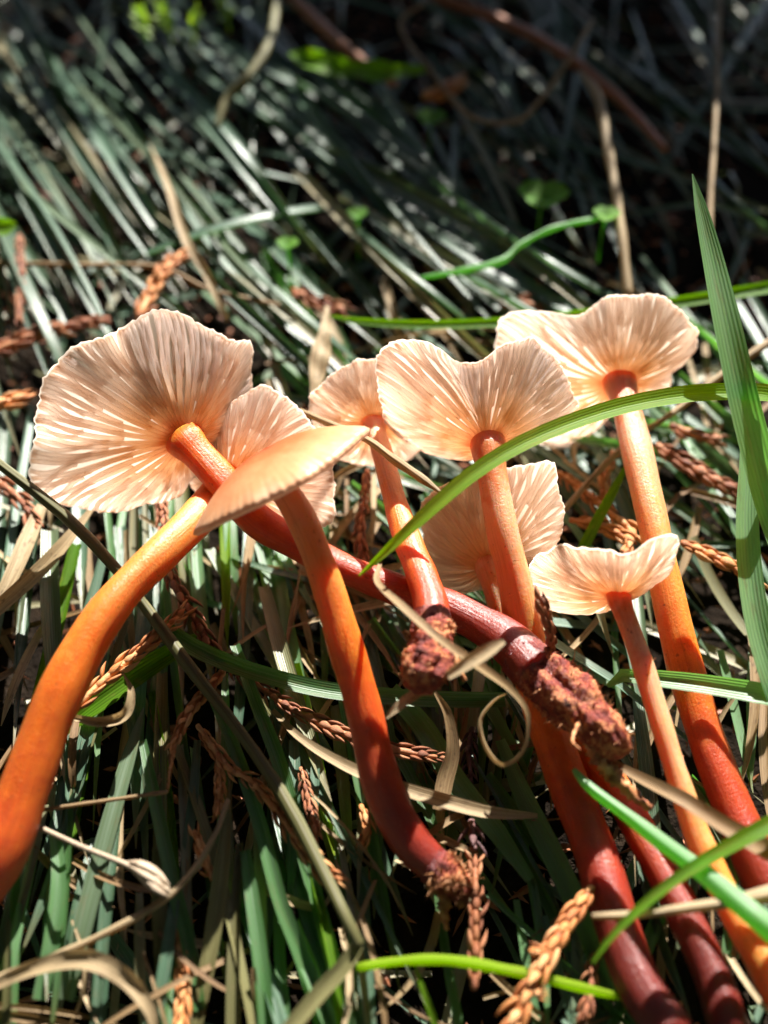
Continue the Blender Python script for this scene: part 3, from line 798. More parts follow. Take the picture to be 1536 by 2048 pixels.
stalk('dry_straw', 'tall pale bleached stalk rising out of the dark above the two-lobed cap', 'straw', [(1258, 600, 1.8, 20), (1247, 500, 2.2, 20), (1234, 400, 2.5, 19), (1215, 290, 2.8, 20), (1195, 190, 3.0, 20), (1160, 145, 3.0, 8)], 'straw', 0.9)
stalk('dry_straw', 'thin kinked dead stalk zigzagging through the dark shade', 'straw', [(1185, 40, 3.0, 8), (1140, 115, 2.8, 9), (1080, 200, 2.4, 10), (1030, 243, 2.2, 10), (940, 232, 2.1, 9), (860, 140, 2.3, 8), (800, 50, 2.6, 8), (850, 5, 2.8, 8)], 'straw', 0.5, n=44)
stalk('dry_straw', 'very thin upright dead stalk above the broad upright blade', 'straw', [(1425, 610, 2.0, 10), (1420, 430, 2.5, 12), (1432, 220, 3.0, 10), (1440, -20, 3.5, 9)], 'straw', 0.6)
loose('dry_straw', 'tan bent dead blade among the blue-green tussock', 'straw', [(455, 640, 1.6, 16), (412, 545, 1.7, 16), (372, 480, 1.8, 18), (335, 370, 1.9, 14), (300, 290, 1.7, 5)], 'straw', rnd=0.7, twist=1.5, wavy=0.2)
stalk('dry_straw', 'yellowish arched stalk drooping over the moss', 'straw', [(555, -10, 2.6, 16), (540, 80, 2.5, 18), (500, 150, 2.3, 20), (455, 195, 2.0, 20), (432, 260, 1.7, 10)], 'olive', 1.0)
loose('dry_straw', 'hanging grey dead blade with a ragged end above the small gill fan', 'straw', [(655, 612, 1.9, 8), (650, 660, 1.9, 22), (640, 720, 1.8, 40), (628, 790, 1.6, 14)], 'straw', rnd=0.9, wavy=0.2)
stalk('dry_straw', 'pale straw slanting behind the stem of the two-lobed mushroom', 'straw', [(1120, 1030, 1.3, 12), (1190, 950, 1.5, 13), (1262, 880, 1.6, 13), (1340, 830, 1.7, 12), (1450, 745, 1.9, 16), (1560, 670, 2.1, 16)], 'straw', 0.8)
stalk('dry_straw', 'thin brown straw lying level behind the large cap', 'straw', [(-20, 525, 1.6, 10), (150, 530, 1.7, 10), (320, 535, 1.7, 10), (420, 580, 1.6, 9), (560, 610, 1.5, 8)], 'straw', 0.35)
stalk('dry_straw', 'brown dead stalk sloping through the shade under the bleached stalk', 'straw', [(860, -10, 2.0, 20), (1000, 40, 2.0, 22), (1130, 110, 2.0, 22), (1240, 200, 1.9, 20), (1330, 300, 1.8, 16)], 'twig_brown', 0.3)
stalk('dry_straw', 'reddish dead stalk sloping behind the moss', 'straw', [(580, -10, 2.2, 22), (640, 50, 2.1, 24), (720, 120, 2.0, 22), (790, 170, 1.8, 16)], 'twig_brown', 0.3)

# seed head on its thin stalk
sh = thing('seed_head', at(90, 1660, 1.5), 'fuzzy tan grass seed head on a thin stalk', 'seed head')
O = at(90, 1660, 1.5)
P, Rr = stem_path([(80, 1655, 1.5, 11), (160, 1692, 1.6, 11), (235, 1722, 1.6, 12), (265, 1735, 1.6, 14)], 20)
V, F, t = tube(P, Rr, 7)
link('stalk', mesh('stalk', V - O, F, M['seed']), sh)
rg = random.Random(5)
for q in range(16):
    a = rg.uniform(-14, 14)
    P, Rr = stem_path([(258 + rg.uniform(-4, 4), 1728 + a * 0.4, 1.6, 4), (285, 1742 + a * 1.2, 1.65 + rg.uniform(-.06, .1), 13), (315, 1762 + a * 1.5, 1.6 + rg.uniform(-.06, .1), 12), (338 + rg.uniform(-8, 6), 1782 + a, 1.55, 2)], 8)
    V, F, t = tube(P, Rr, 6)
    link('spikelet', mesh('spikelet', V - O, F, M['seed']), sh)

# ------------------------------------------------------------------ cypress twigs: each scale leaf is a part
def scale_mesh(mat):
    n, m = 5, 6
    V, F = [], []
    prof_r = (0.30, 0.5, 0.46, 0.26, 0.03)
    for i in range(n):
        x = i / (n - 1)
        for j in range(m):
            a = 2 * math.pi * j / m
            V.append((math.cos(a) * prof_r[i], math.sin(a) * prof_r[i] * 0.42 + 0.14 * math.sin(x * 2.6) - 0.04 * x, x))
    for i in range(n - 1):
        for j in range(m):
            F.append((i * m + j, i * m + (j + 1) % m, (i + 1) * m + (j + 1) % m, (i + 1) * m + j))
    F.append(tuple(range(m))[::-1])
    F.append(tuple((n - 1) * m + j for j in range(m)))
    return mesh('scale', V, F, mat)


SCALES = {k: scale_mesh(M[k]) for k in ('twig_orange', 'twig_brown', 'twig_dark')}


def twig(label, paths, mat, seed=0, name='cypress_twig', open_=0.10):
    rng = random.Random(seed + 100)
    O = at(paths[0][0][0], paths[0][0][1], paths[0][0][2])
    root = thing(name, O, label, 'twig', 'fallen cypress twigs')
    total = 0
    for rows in paths:
        P0, R0 = stem_path(rows, 80)
        R0 = R0 * 0.92 * (1 + 0.10 * np.sin(np.linspace(0, 19, 80) + seed))
        ln = float(np.linalg.norm(np.diff(P0, axis=0), axis=1).sum())
        V, F, t = tube(P0[::3], R0[::3] * 0.45, 7)
        link('stem', mesh('stem', V - O, F, M[mat]), root)
        T, A, B = frames(P0, GN)
        s, q = 0.0, 0
        cum = np.concatenate([[0], np.cumsum(np.linalg.norm(np.diff(P0, axis=0), axis=1))])
        while s < ln and total < 280:
            i = min(79, int(np.searchsorted(cum, s)))
            r = R0[i]
            L_ = r * rng.uniform(2.3, 2.9)
            for d in range(2):
                lat = q % 2
                ang = lat * math.pi / 2 + d * math.pi + rng.uniform(-0.2, 0.2) + 0.25
                out = A[i] * math.cos(ang) + B[i] * math.sin(ang)
                tz = unit(T[i] + out * (open_ + (rng.uniform(-0.08, 0.12) if rng.random() < 0.9 else rng.uniform(0.2, 0.6))))
                sx = unit(np.cross(out, tz))
                oy = np.cross(tz, sx)
                p = P0[i] + out * r * (0.52 if lat else 0.30) - O
                wdt = r * rng.uniform(1.15, 1.4) if lat else r * rng.uniform(0.85, 1.15)
                L_ = r * (rng.uniform(2.2, 2.8) if lat else rng.uniform(1.6, 2.1))
                if rng.random() < 0.06:
                    continue
                mt = Matrix((( sx[0] * wdt, oy[0] * wdt, tz[0] * L_, p[0] * CM), (sx[1] * wdt, oy[1] * wdt, tz[1] * L_, p[1] * CM), (sx[2] * wdt, oy[2] * wdt, tz[2] * L_, p[2] * CM), (0, 0, 0, 1)))
                link('scale', SCALES[mat], root, mt)
                total += 1
            s += r * rng.uniform(0.85, 1.1)
            q += 1
    return root


twig('orange cypress twig reaching out from under the vivid orange stem', [[(145, 1420, 1.5, 34), (215, 1355, 1.55, 36), (300, 1285, 1.6, 34), (365, 1225, 1.55, 26)]], 'twig_orange', 1)
twig('russet cypress twig hanging down below the large cap', [[(322, 985, 1.4, 26), (330, 1080, 1.4, 30), (345, 1160, 1.4, 34), (385, 1230, 1.4, 36), (425, 1300, 1.4, 32)]], 'twig_brown', 2)
twig('short orange cypress tip pointing down to a thin dry thread', [[(448, 1340, 1.4, 26), (410, 1385, 1.45, 30), (375, 1430, 1.5, 30), (345, 1495, 1.5, 16)], [(352, 1480, 1.5, 10), (342, 1530, 1.5, 9), (335, 1580, 1.45, 6)]], 'twig_orange', 3)
twig('forked russet cypress sprig ending in a plump orange tip', [[(395, 1450, 1.2, 26), (430, 1500, 1.2, 32), (462, 1540, 1.2, 30), (500, 1560, 1.2, 30), (545, 1610, 1.25, 36), (590, 1670, 1.3, 38), (630, 1725, 1.3, 36), (678, 1758, 1.3, 24)], [(440, 1510, 1.2, 24), (440, 1570, 1.15, 26), (435, 1630, 1.1, 18)]], 'twig_orange', 4)
twig('long brown cypress twig passing behind the edge-on mushroom stem', [[(440, 1320, 1.1, 20), (520, 1375, 1.1, 28), (580, 1415, 1.1, 32), (660, 1455, 1.1, 34), (740, 1488, 1.1, 34), (820, 1505, 1.05, 32), (880, 1515, 1.0, 20)]], 'twig_brown', 5)
twig('bright orange braided cypress twig beside the wine-red stem foot', [[(1185, 1775, 1.2, 34), (1150, 1825, 1.3, 42), (1110, 1885, 1.35, 46), (1075, 1950, 1.35, 46), (1035, 2030, 1.3, 46), (1005, 2080, 1.3, 40)], [(1095, 1905, 1.35, 26), (1070, 1900, 1.4, 18)], [(1060, 1985, 1.3, 26), (1085, 1990, 1.3, 18)]], 'twig_orange', 6)
twig('brown cypress sliver between two dark green blades', [[(602, 1535, 0.9, 18), (615, 1590, 0.9, 26), (628, 1650, 0.9, 26), (636, 1700, 0.9, 14)]], 'twig_brown', 7)
twig('purplish dark cypress twig standing on its russet stalk beside the torn base', [[(943, 1640, .9, 30), (948, 1700, .9, 36)], [(945, 1455, .7, 22), (938, 1500, .7, 28), (942, 1560, .7, 18)]], 'twig_dark', 8, open_=0.4)
twig('upright russet cypress twig under the purplish one', [[(948, 1980, .8, 30), (950, 1900, .9, 34), (950, 1830, 1.0, 34), (950, 1720, 1.0, 28)]], 'twig_brown', 9)
twig('small orange cypress tip in the gap of the lower tussock', [[(425, 1760, .9, 22), (405, 1710, 1.0, 28), (388, 1660, 1.0, 20)]], 'twig_orange', 10)
twig('orange-brown cypress stick lying level beside the large cap', [[(-20, 705, 1.5, 36), (60, 675, 1.55, 36), (130, 655, 1.6, 34), (210, 640, 1.6, 22)]], 'twig_brown', 11)
twig('bent orange cypress twig behind the rim of the large cap', [[(275, 640, 1.5, 34), (300, 590, 1.6, 36), (330, 540, 1.7, 36), (372, 508, 1.7, 26)]], 'twig_orange', 12)
twig('thin dark red cypress twig hanging among the blue-green blades', [[(38, 470, 1.8, 18), (42, 560, 1.8, 22), (38, 640, 1.8, 16)]], 'twig_brown', 13)
twig('stubby orange cypress tip beside the rim of the large cap', [[(-15, 812, 1.6, 40), (20, 803, 1.6, 38), (55, 790, 1.6, 20)]], 'twig_orange', 14)
twig('orange cypress spray crossing behind the stem of the two-lobed mushroom', [[(1115, 945, 1.0, 22), (1170, 985, 1.1, 30), (1225, 1030, 1.2, 34), (1262, 1065, 1.2, 34), (1250, 1110, 1.2, 34), (1222, 1140, 1.2, 26)], [(1140, 1040, 1.0, 30), (1195, 1050, 1.1, 32), (1250, 1075, 1.2, 30)], [(1215, 1010, 1.1, 30), (1210, 955, 1.2, 24), (1230, 910, 1.2, 18)]], 'twig_orange', 15)
twig('orange cypress twig poking out beyond the smallest cap', [[(1362, 1085, 1.2, 28), (1410, 1105, 1.3, 36), (1460, 1130, 1.3, 36), (1510, 1170, 1.2, 30)]], 'twig_orange', 16)
twig('brown cypress spray in the shade beyond the sunlit upper stem', [[(1310, 890, 1.1, 34), (1360, 920, 1.1, 38), (1420, 955, 1.1, 36), (1480, 985, 1.0, 26)], [(1340, 850, 1.2, 30), (1390, 870, 1.2, 34), (1440, 880, 1.1, 24)]], 'twig_brown', 17)
twig('dark red cypress twig hanging below the small gill fan', [[(735, 940, 1.2, 20), (728, 1010, 1.2, 24), (720, 1080, 1.2, 28), (735, 1140, 1.1, 24)]], 'twig_brown', 18)
twig('russet cypress twig slanting past the rim of the large cap into the tussock', [[(-15, 955, 1.2, 34), (40, 1000, 1.2, 34), (75, 1055, 1.2, 26)]], 'twig_brown', 19)
twig('brown cypress twig deep in the lower tussock', [[(352, 1830, .7, 26), (362, 1900, .7, 34), (366, 1980, .7, 38), (360, 2060, .7, 34)]], 'twig_orange', 20)
twig('pale orange cypress flake in the sun beside the edge-on mushroom stem', [[(722, 1610, .9, 24), (735, 1650, .9, 32), (725, 1690, .85, 20)]], 'twig_orange', 21)
twig('blurred orange cypress flakes under the shaded clover', [[(845, 195, 1.6, 34), (880, 185, 1.7, 36), (918, 165, 1.7, 28)]], 'twig_orange', 22)
twig('orange cypress tip half buried behind the wavy cap', [[(1000, 615, 1.1, 26), (1040, 605, 1.2, 34), (1075, 620, 1.1, 26)]], 'twig_brown', 23)
twig('russet cypress tip beyond the hanging grey dead blade', [[(585, 580, 1.0, 30), (620, 600, 1.1, 36), (690, 625, 1.1, 30)]], 'twig_brown', 24)
twig('knobbly dark brown twig stub standing against the smallest cap', [[(1105, 1300, 2.3, 26), (1100, 1260, 2.7, 32), (1088, 1220, 3.0, 32), (1080, 1190, 3.1, 26)]], 'twig_brown', 25, open_=0.0)
twig('orange cypress tip under the yellow-green stalk by the braided twig', [[(1225, 1890, .6, 22), (1190, 1920, .7, 26), (1180, 1990, .7, 30), (1160, 2060, .7, 30)]], 'twig_brown', 26)

# ------------------------------------------------------------------ clover and moss
def clover(label, px, py, h, size, n, mat='clover', stalk_to=None):
    c = at(px, py, h)
    base = at(*stalk_to) if stalk_to else c - GN * 1.2
    root = thing('clover', base, label, 'clover', 'small green plants in the shade')
    P = spline([base, base * 0.5 + c * 0.5 + GV * 0.1, c], 14)
    V, F, t = tube(P, np.full(14, 0.03), 6)
    link('stalk', mesh('stalk', V - base, F, M[mat]), root)
    for q in range(n):
        a = 2 * math.pi * q / 3 + 0.35
        d = GU * math.cos(a) + GV * math.sin(a) * 0.9 + GN * 0.15
        sd = unit(np.cross(GN, d))
        V, F = [], []
        nn = 9
        for i in range(nn):
            v = i / (nn - 1)
            wd = size * 0.62 * math.sin(math.pi * min(1, 0.06 + v * 0.86)) ** 0.7 * (1 if v < 0.98 else 0.75)
            for x in (-1, -0.5, 0, 0.5, 1):
                V.append(c + d * size * v + sd * wd * x + GN * (0.12 * abs(x) * size + 0.08 * math.sin(v * 3) * size))
        F = [(i * 5 + j, i * 5 + j + 1, (i + 1) * 5 + j + 1, (i + 1) * 5 + j) for i in range(nn - 1) for j in range(4)]
        link('leaflet', mesh('leaflet', np.array(V) - base, F, M[mat]), root)
    return root


clover('three-leaved clover above the wavy cap', 1085, 398, 2.2, 0.58, 3)
clover('single folded clover leaf on the end of a pale runner', 1212, 432, 2.5, 0.30, 3)
clover('small clover leaf glowing in the shade beside the orange flakes', 862, 240, 2.0, 0.38, 3)
clover('tiny clover sprouting among blue-green blades', 575, 490, 1.9, 0.25, 3)
clover('tiny clover pair sprouting behind the small gill fan', 715, 430, 1.9, 0.25, 3)
stalk('runner', 'pale kinked runner leading to the folded clover leaf', 'runner', [(840, 555, 1.8, 6), (900, 545, 1.9, 11), (1000, 524, 2.1, 14), (1040, 490, 2.2, 12), (1110, 455, 2.3, 11), (1212, 435, 2.45, 9)], 'mid', 1.0, knots=0.15)
loose('broad_leaf', 'bright broad leaf lying flat in the shade at the top of the bank', 'leaf', [(580, 105, 2.4, 10), (630, 122, 2.5, 50), (690, 138, 2.5, 40), (760, 145, 2.4, 46), (850, 140, 2.4, 14)], 'fresh', rnd=0.3, wavy=0.2, tip=False)
loose('broad_leaf', 'small bright leaf at the edge of the blue-green tussock', 'leaf', [(-20, 462, 2.3, 10), (5, 455, 2.3, 40), (32, 448, 2.3, 10)], 'fresh', rnd=0.3, tip=False)


def moss(label, px, py, h, seed):
    rng = random.Random(seed)
    b = at(px, py, h)
    root = thing('moss_sprig', b, label, 'moss', 'small green plants in the shade')
    top = b + GN * 0.8 + GU * rng.uniform(-.2, .2)
    P = spline([b, (b + top) / 2 + GV * 0.1, top], 10)
    V, F, t = tube(P, np.full(10, 0.04), 5)
    link('stem', mesh('stem', V - b, F, M['moss']), root)
    for q in range(34):
        i = rng.randrange(3, 10)
        d = unit(np.array([rng.gauss(0, 1) for _ in range(3)]) + GN * 0.9)
        sd = unit(np.cross(d, GN + 0.01))
        p, ln = P[i], rng.uniform(0.22, 0.42)
        V = [p - sd * 0.025, p + sd * 0.025, p + d * ln * .5 + sd * 0.05, p + d * ln * .5 - sd * 0.05, p + d * ln + GN * 0.05]
        link('leaf', mesh('leaf', np.array(V) - b, [(0, 1, 2, 3), (3, 2, 4)], M['moss']), root)


for q, (x, y, lb) in enumerate([(315, 30, 'yellow-green moss sprig at the very top of the tussock'), (345, 90, 'bright moss sprig with splayed pointed leaves in the middle of the moss row'), (385, 95, 'yellow-green moss sprig under the arched yellowish stalk'), (460, 65, 'dull moss sprig beside the arched yellowish stalk'), (295, 85, 'faint moss sprig on the dark blue-green blades')]):
    moss(lb, x, y, 2.3, q)

# ------------------------------------------------------------------ tussocks: blades as parts
def field_blade(rng, px, py, ang, length, h0, h1, h2, wpx, bend, mats, rnd, root, O, n=12, nc=3):
    """blade centred on a pixel of the bank; ang in degrees from image-down, positive leans to image-right going down"""
    a = R_(ang)
    dx, dy = math.sin(a), math.cos(a)
    rows = []
    for v in (-0.5, -0.25, 0.0, 0.25, 0.5):
        o = bend * (v * v - 0.08) * length
        x, y = px + dx * v * length + dy * o, py + dy * v * length - dx * o
        u = v + 0.5
        h = h0 * (1 - u) ** 2 + 2 * h1 * u * (1 - u) + h2 * u * u
        wv = wpx * (0.75, 1.0, 1.0, 0.8, 0.08)[int(u * 4)]
        rows.append((x, y, h, wv))
    me, _ = blade_mesh('blade', rows, mats, hint=unit(GN + GU * rng.uniform(-0.7, 0.7) + GV * rng.uniform(-.5, .3)), nc=nc, fold=rng.uniform(0.15, 0.6), twist=rng.uniform(-1, 1), rnd=rnd, n=n, O=O)
    link('blade', me, root)


def rnd_tone(rng, dry):
    return rng.uniform(0.93, 1.0) if rng.random() < dry else rng.uniform(0.0, 0.86)


rng = random.Random(41)
O = at(150, 60, 0.0)
tus = thing('grass_tussock', O, 'blue-green grass tussock sweeping diagonally down the bank behind the caps', 'grass tussock', 'grass tussocks on the bank')
for i in range(115):
    x = rng.uniform(-80, 1150) if rng.random() < 0.75 else rng.uniform(-80, 600)
    y = rng.uniform(-40, 660)
    if x > 500 and y < (x - 500) * 0.75 + 20:      # bare and shaded towards the top of the right-hand side
        y = rng.uniform((x - 500) * 0.75 + 20, 680)
    ang = 27 + 26 * max(0, min(1, x / 1000)) + (rng.gauss(0, 7) if rng.random() < 0.85 else rng.gauss(0, 28))
    field_blade(rng, x, y, ang, rng.uniform(340, 800), rng.uniform(0.8, 1.6), rng.uniform(1.2, 2.6), rng.uniform(0.2, 1.0), rng.choice((rng.uniform(6, 13), rng.uniform(13, 28))), rng.gauss(0, 0.13), M['glaucous'], rnd_tone(rng, 0.07), tus, O)

O = at(260, 1980, 0.0)
tus = thing('grass_tussock', O, 'blue-green grass tussock hanging straight down below the large cap', 'grass tussock', 'grass tussocks on the bank')
for i in range(95):
    x = rng.uniform(-60, 760)
    y = rng.uniform(960, 2060)
    base_a = -10 + 26 * max(0, min(1, (x - 150) / 450))
    field_blade(rng, x, y, base_a + rng.gauss(0, 8), rng.uniform(320, 760), rng.uniform(0.3, 0.9), rng.uniform(0.2, 1.1), rng.uniform(0.0, 0.8), rng.uniform(16, 34), rng.gauss(0, 0.07), M[rng.choices(('glaucous', 'mid', 'fresh', 'olive'), (52, 30, 6, 12))[0]], rnd_tone(rng, 0.2), tus, O)
for rows, mk, rv in [
    ([(288, 1415, 1.1, 4), (262, 1500, 1.1, 26), (230, 1610, 1.05, 34), (195, 1740, .9, 38), (160, 1880, .7, 38), (130, 2000, .4, 36)], 'glaucous', .8),
    ([(415, 1370, 1.2, 18), (470, 1500, 1.2, 26), (520, 1650, 1.15, 29), (560, 1800, 1.0, 30), (610, 1930, .8, 32), (650, 2070, .6, 32)], 'mid', .5),
    ([(470, 1290, 1.2, 20), (510, 1400, 1.2, 26), (560, 1530, 1.1, 30), (600, 1680, 1.0, 30), (650, 1860, .8, 30), (700, 2060, .5, 30)], 'mid', .3),
    ([(395, 1480, .9, 14), (388, 1580, .9, 20), (375, 1690, .8, 20), (362, 1800, .6, 12)], 'glaucous', .75),
    ([(588, 1480, .8, 20), (590, 1580, .8, 24), (585, 1700, .7, 22), (580, 1800, .5, 12)], 'glaucous', .6),
    ([(632, 1500, .8, 16), (628, 1600, .8, 20), (622, 1700, .7, 14)], 'glaucous', .7),
    ([(285, 1480, 1.0, 16), (310, 1600, 1.0, 26), (345, 1760, .95, 28), (375, 1880, .8, 28), (400, 2020, .6, 24)], 'mid', .4),
    ([(490, 1700, .9, 22), (508, 1820, .9, 30), (525, 1950, .8, 32), (535, 2070, .6, 32)], 'mid', .6),
    ([(350, 1800, .9, 20), (335, 1900, .9, 26), (318, 2010, .8, 26), (312, 2070, .7, 26)], 'glaucous', .5),
    ([(110, 1660, .9, 22), (118, 1760, .9, 30), (105, 1880, .8, 34), (80, 2000, .6, 30)], 'mid', .7),
    ([(210, 1240, 1.0, 14), (200, 1330, 1.0, 24), (180, 1440, .9, 28), (150, 1560, .8, 26)], 'glaucous', .7),
    ([(100, 1060, 1.2, 34), (100, 1180, 1.2, 38), (105, 1290, 1.1, 36), (110, 1380, .9, 20)], 'glaucous', .85),
    ([(455, 1620, 1.0, 12), (445, 1720, 1.0, 30), (430, 1840, .9, 34), (410, 1960, .7, 30), (390, 2060, .5, 26)], 'olive', .9)]:
    me, _ = blade_mesh('blade', rows, M[mk], nc=7, fold=0.25, rnd=rv, n=24, O=O, tip=False)
    link('blade', me, tus)
for i in range(60):
    x, y = rng.uniform(-60, 760), rng.uniform(960, 2060)
    field_blade(rng, x, y, rng.gauss(0, 45), rng.uniform(150, 480), rng.uniform(0.3, 1.0), rng.uniform(0.3, 1.3), rng.uniform(0.0, 0.9), rng.uniform(6, 20), rng.gauss(0, 0.25), M['straw'], rng.random(), tus, O)

O = at(1000, 1900, 0.0)
tus = thing('grass_tussock', O, 'sparse grass tussock under the wine-red stem feet', 'grass tussock', 'grass tussocks on the bank')
for i in range(70):
    x = rng.uniform(740, 1600)
    y = rng.uniform(1240, 2060)
    field_blade(rng, x, y, 14 + rng.gauss(0, 16), rng.uniform(260, 560), rng.uniform(0.2, 0.6), rng.uniform(0.1, 0.7), rng.uniform(0.0, 0.4), rng.uniform(14, 30), rng.gauss(0, 0.08), M['glaucous'] if rng.random() < 0.6 else M['mid'], rnd_tone(rng, 0.15), tus, O)
for i in range(50):
    x, y = rng.uniform(740, 1600), rng.uniform(1240, 2060)
    field_blade(rng, x, y, rng.gauss(10, 50), rng.uniform(150, 420), rng.uniform(0.1, 0.6), rng.uniform(0.1, 0.9), rng.uniform(0.0, 0.6), rng.uniform(6, 20), rng.gauss(0, 0.25), M['straw'], rng.random(), tus, O)

O = at(1400, 900, 0.0)
tus = thing('grass_tussock', O, 'low grass tussock in broken light between the caps and the bare dark slope', 'grass tussock', 'grass tussocks on the bank')
for i in range(90):
    x = rng.uniform(560, 1640)
    y = rng.uniform(640, 1260)
    field_blade(rng, x, y, 48 + rng.gauss(0, 22), rng.uniform(200, 480), rng.uniform(0.3, 0.8), rng.uniform(0.3, 1.0), rng.uniform(0.0, 0.5), rng.uniform(14, 26), rng.gauss(0, 0.08), M['glaucous'] if rng.random() < 0.65 else M['mid'], rnd_tone(rng, 0.15), tus, O)
for i in range(50):
    x, y = rng.uniform(560, 1640), rng.uniform(600, 1260)
    field_blade(rng, x, y, rng.gauss(30, 50), rng.uniform(150, 420), rng.uniform(0.3, 0.8), rng.uniform(0.3, 1.1), rng.uniform(0.0, 0.6), rng.uniform(6, 18), rng.gauss(0, 0.25), M['straw'], rng.random(), tus, O)

O = at(1350, 150, 0.0)
tus = thing('grass_tussock', O, 'dark grass tussock in full shade under the bleached stalk', 'grass tussock', 'grass tussocks on the bank')
for i in range(70):
    x = rng.uniform(900, 1650)
    y = rng.uniform(-60, 420)
    field_blade(rng, x, y, 40 + rng.gauss(0, 22), rng.uniform(200, 520), rng.uniform(0.3, 1.2), rng.uniform(0.5, 1.6), rng.uniform(0.0, 0.6), rng.uniform(9, 18), rng.gauss(0, 0.12), M['glaucous'], rnd_tone(rng, 0.2), tus, O)

# ------------------------------------------------------------------ thatch under and around: uncountable short blades, one mass
def thatch():
    rng = random.Random(77)
    VV, FF, S_, T_, R2 = [], [], [], [], []
    nb = 0
    for i in range(8200):
        if i < 3000:
            u, v = rng.uniform(-13, 13), rng.uniform(4, 48)
            if rng.random() < 0.85:
                continue
        else:
            u, v = (rng.uniform(-45, 45), rng.uniform(-12, 95)) if i < 5200 else (rng.uniform(-24, 24), rng.uniform(-5, 50))
            if abs(u) < 6.5 + 0.22 * v and 6.5 < v < 46 and rng.random() < (0.8 if i < 5200 else 1.0):
                continue
        big = i >= 3000
        a = rng.gauss(-1.9, 0.7)
        ln = rng.uniform(1.5, 5.0) * (1.5 if big else 1)
        d = GU * math.cos(a) * -1 + GV * math.sin(a)
        p0 = GU * u + GV * v + GN * (rng.uniform(-0.9, -0.1) if not big else rng.uniform(-0.5, 0.8))
        rise = rng.uniform(0.0, 0.25) if not big else rng.uniform(0, 1.2)
        rows = [p0, p0 + d * ln * 0.5 + GN * rise, p0 + d * ln + GN * rng.uniform(-0.2, 0.1)]
        P = spline(rows, 6)
        wd = rng.uniform(0.10, 0.24)
        W = wd * np.array([0.8, 1, 1, 0.9, 0.6, 0.05])
        V, F, s, t = ribbon(P, W, unit(GN + GU * rng.uniform(-.8, .8) + GV * rng.uniform(-.5, .5)), 3, 0.3, 0, rng.uniform(-1, 1))
        b = nb
        VV.append(V); S_.append(s); T_.append(t); R2.append(np.full(len(V), rnd_tone(rng, 0.3)))
        FF += [tuple(b + k for k in f) for f in F]
        nb += len(V)
    o = link('grass', mesh('grass', np.vstack(VV), FF, M['glaucous'], {'s': np.concatenate(S_), 't': np.concatenate(T_), 'rnd': np.concatenate(R2)}))
    tag(o, 'matted short grass and dead thatch covering the bank', 'grass', kind='stuff')


thatch()


def litter():
    rng = random.Random(99)
    V, F = [], []
    for i in range(4200):
        c = GU * rng.uniform(-14, 14) + GV * rng.uniform(4, 46) + GN * rng.uniform(-0.9, -0.3)
        a = unit(np.array([rng.gauss(0, 1) for _ in range(3)]) * [1, 1, 0.5])
        b = unit(np.cross(a, [rng.gauss(0, 1) for _ in range(3)]))
        n = np.cross(a, b)
        l, wd, h = rng.uniform(0.06, 0.35), rng.uniform(0.03, 0.09), 0.03
        k = len(V)
        V += [c - a * l, c + b * wd, c + a * l, c - b * wd, c + n * h, c - n * h]
        for q in range(4):
            F += [(k + q, k + (q + 1) % 4, k + 4), (k + (q + 1) % 4, k + q, k + 5)]
    o = link('litter', mesh('litter', V, F, M['twig_brown'], smooth=False))
    tag(o, 'brown crumbled cypress litter scattered over the soil', 'litter', kind='stuff')


litter()

# ------------------------------------------------------------------ unseen cypress boughs, added overhead to shade the top of the bank
def bough(label, cx, cy, ru, rv, nspray, seed, lift=27.0):
    rng = random.Random(seed)
    sd = np.array(sun_dir)
    g = at(cx, cy, 0.0)
    C0 = g + sd * lift
    P = spline([C0 + GU * ru * 1.3 + GV * rv + GN * 2, C0 + GU * ru * 0.4 + GV * rv * 0.3 + GN, C0 - GU * ru * 0.9 - GV * rv * 0.6 - GN], 40)
    root = thing('shade_bough', P[0], label, 'branch')
    V, F, t = tube(P, np.linspace(0.5, 0.12, 40), 8)
    link('stem', mesh('stem', V - P[0], F, M['twig_brown']), root)
    for q in range(nspray):
        a, r = rng.uniform(0, 6.283), math.sqrt(rng.random())
        c = C0 + GU * ru * r * math.cos(a) + GV * rv * r * math.sin(a) + GN * rng.uniform(-2, 2)
        j = int(np.argmin(np.linalg.norm(P - c, axis=1)))
        d = unit(c - P[j] + 1e-3)
        VV, FF = [], []
        ax0 = spline([P[j], (P[j] + c) / 2 + GN * 0.3, c, c + d * 1.5 - GN * 0.5], 14)
        V, F, t = tube(ax0, np.linspace(0.10, 0.05, 14), 5)
        VV.append(V); FF += F
        nb = len(V)
        for k in range(3, 14):
            for sgn in (-1, 1):
                lat = unit(np.cross(GN, d) * sgn + d * 0.9 + np.array([rng.uniform(-.3, .3) for _ in range(3)]))
                ln = rng.uniform(0.8, 2.0)
                V, F, t = tube(spline([ax0[k], ax0[k] + lat * ln * 0.5 + GN * 0.06, ax0[k] + lat * ln], 5), [0.09, 0.12, 0.11, 0.09, 0.03], 4)
                FF += [tuple(x + nb for x in f) for f in F]
                VV.append(V); nb += len(V)
        link('spray', mesh('spray', np.vstack(VV) - P[0], FF, M['bough']), root)


bough('unseen green cypress bough added to shade the top of the bank', 1230, 175, 11.0, 9.5, 270, 3)
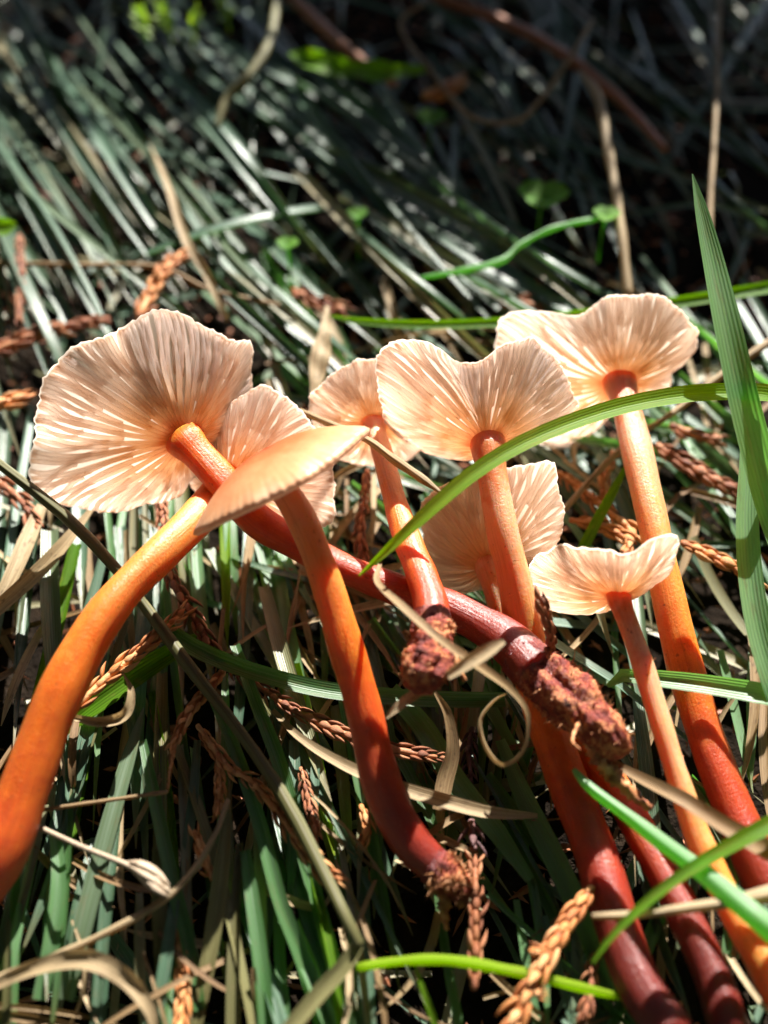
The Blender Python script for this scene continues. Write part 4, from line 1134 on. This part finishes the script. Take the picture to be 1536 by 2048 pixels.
# unseen trees added to block most of the sky, with a gap for sun
def shade_canopy(label, base, az0, az1, count, seed):
    rng = random.Random(seed)
    base = np.array(base)
    root = thing('shade_tree', base, label, 'tree')
    V, F, t = tube(spline([base + [0, 0, -10], base + [2, -2, 60], base + [-4, -6, 170], base + [-8, -20, 260]], 24), np.linspace(9, 3, 24), 14, hint=np.array([1.0, 0, 0]), shape=lambda th, v, c: 1 + 0.06 * np.sin(6 * th + 4 * v))
    link('trunk', mesh('trunk', V - base, F, M['twig_brown']), root)
    meshes = []
    for m in range(4):
        VV, FF, nb = [], [], 0
        P = spline([(0, 0, 0), (0, 12, 1), (0, 24, -2)], 24)
        parts_ = [(P, np.linspace(0.5, 0.15, 24))]
        for k in range(2, 24):
            for sg in (-1, 1):
                ln = 12 * (1 - k / 30) * rng.uniform(0.7, 1.1)
                d = unit(np.array([sg, 0.8, rng.uniform(-.35, .2)]))
                Q = spline([P[k], P[k] + d * ln * .5 + [0, 0, .5], P[k] + d * ln + [0, 0, -0.8]], 7)
                parts_.append((Q, np.array([.35, .5, .6, .6, .5, .4, .1])))
        for Q, r in parts_:
            V, F, t = tube(Q, r, 4)
            VV.append(V)
            FF += [tuple(x + nb for x in f) for f in F]
            nb += len(V)
        meshes.append(mesh('spray', np.vstack(VV), FF, M['bough']))
    c0 = np.array([0.0, 20.0, 6.0])
    sd = np.array(sun_dir)
    for q in range(count):
        el, az = math.asin(rng.uniform(0.16, 0.99)), R_(rng.uniform(az0, az1))
        d = np.array([math.cos(el) * math.sin(az), math.cos(el) * math.cos(az), math.sin(el)])
        ang = math.degrees(math.acos(max(-1, min(1, float(d @ sd)))))
        if ang < 36:
            continue
        if d[1] > 0.3 and el < R_(24):
            continue
        p = c0 + d * rng.uniform(75, 110)
        y = unit(np.cross(d, [rng.gauss(0, 1) for _ in range(3)]))
        y = unit(y + np.array([0, 0, -0.3]))
        x = unit(np.cross(y, d))
        z = np.cross(x, y)
        p = p - y * 14
        sc = rng.uniform(0.95, 1.35)
        p = p - base
        mt = Matrix(((x[0] * sc, y[0] * sc, z[0] * sc, p[0] * CM), (x[1] * sc, y[1] * sc, z[1] * sc, p[1] * CM), (x[2] * sc, y[2] * sc, z[2] * sc, p[2] * CM), (0, 0, 0, 1)))
        link('spray', rng.choice(meshes), root, mt)


shade_canopy('unseen cypress tree added to darken the moss end of the bank', (-75.0, 150.0, 36.0), 180, 385, 300, 8)
shade_canopy('unseen cypress tree added to darken the clover end of the bank', (150.0, 90.0, 30.0), 5, 200, 300, 9)
bough('smaller unseen cypress bough added to shade the moss', 520, -20, 8.0, 4.0, 75, 4)
bough('thin unseen cypress bough added to dapple the upper tussock', 260, 200, 7.0, 4.5, 22, 6)
print('OBJECTS', len(bpy.data.objects))
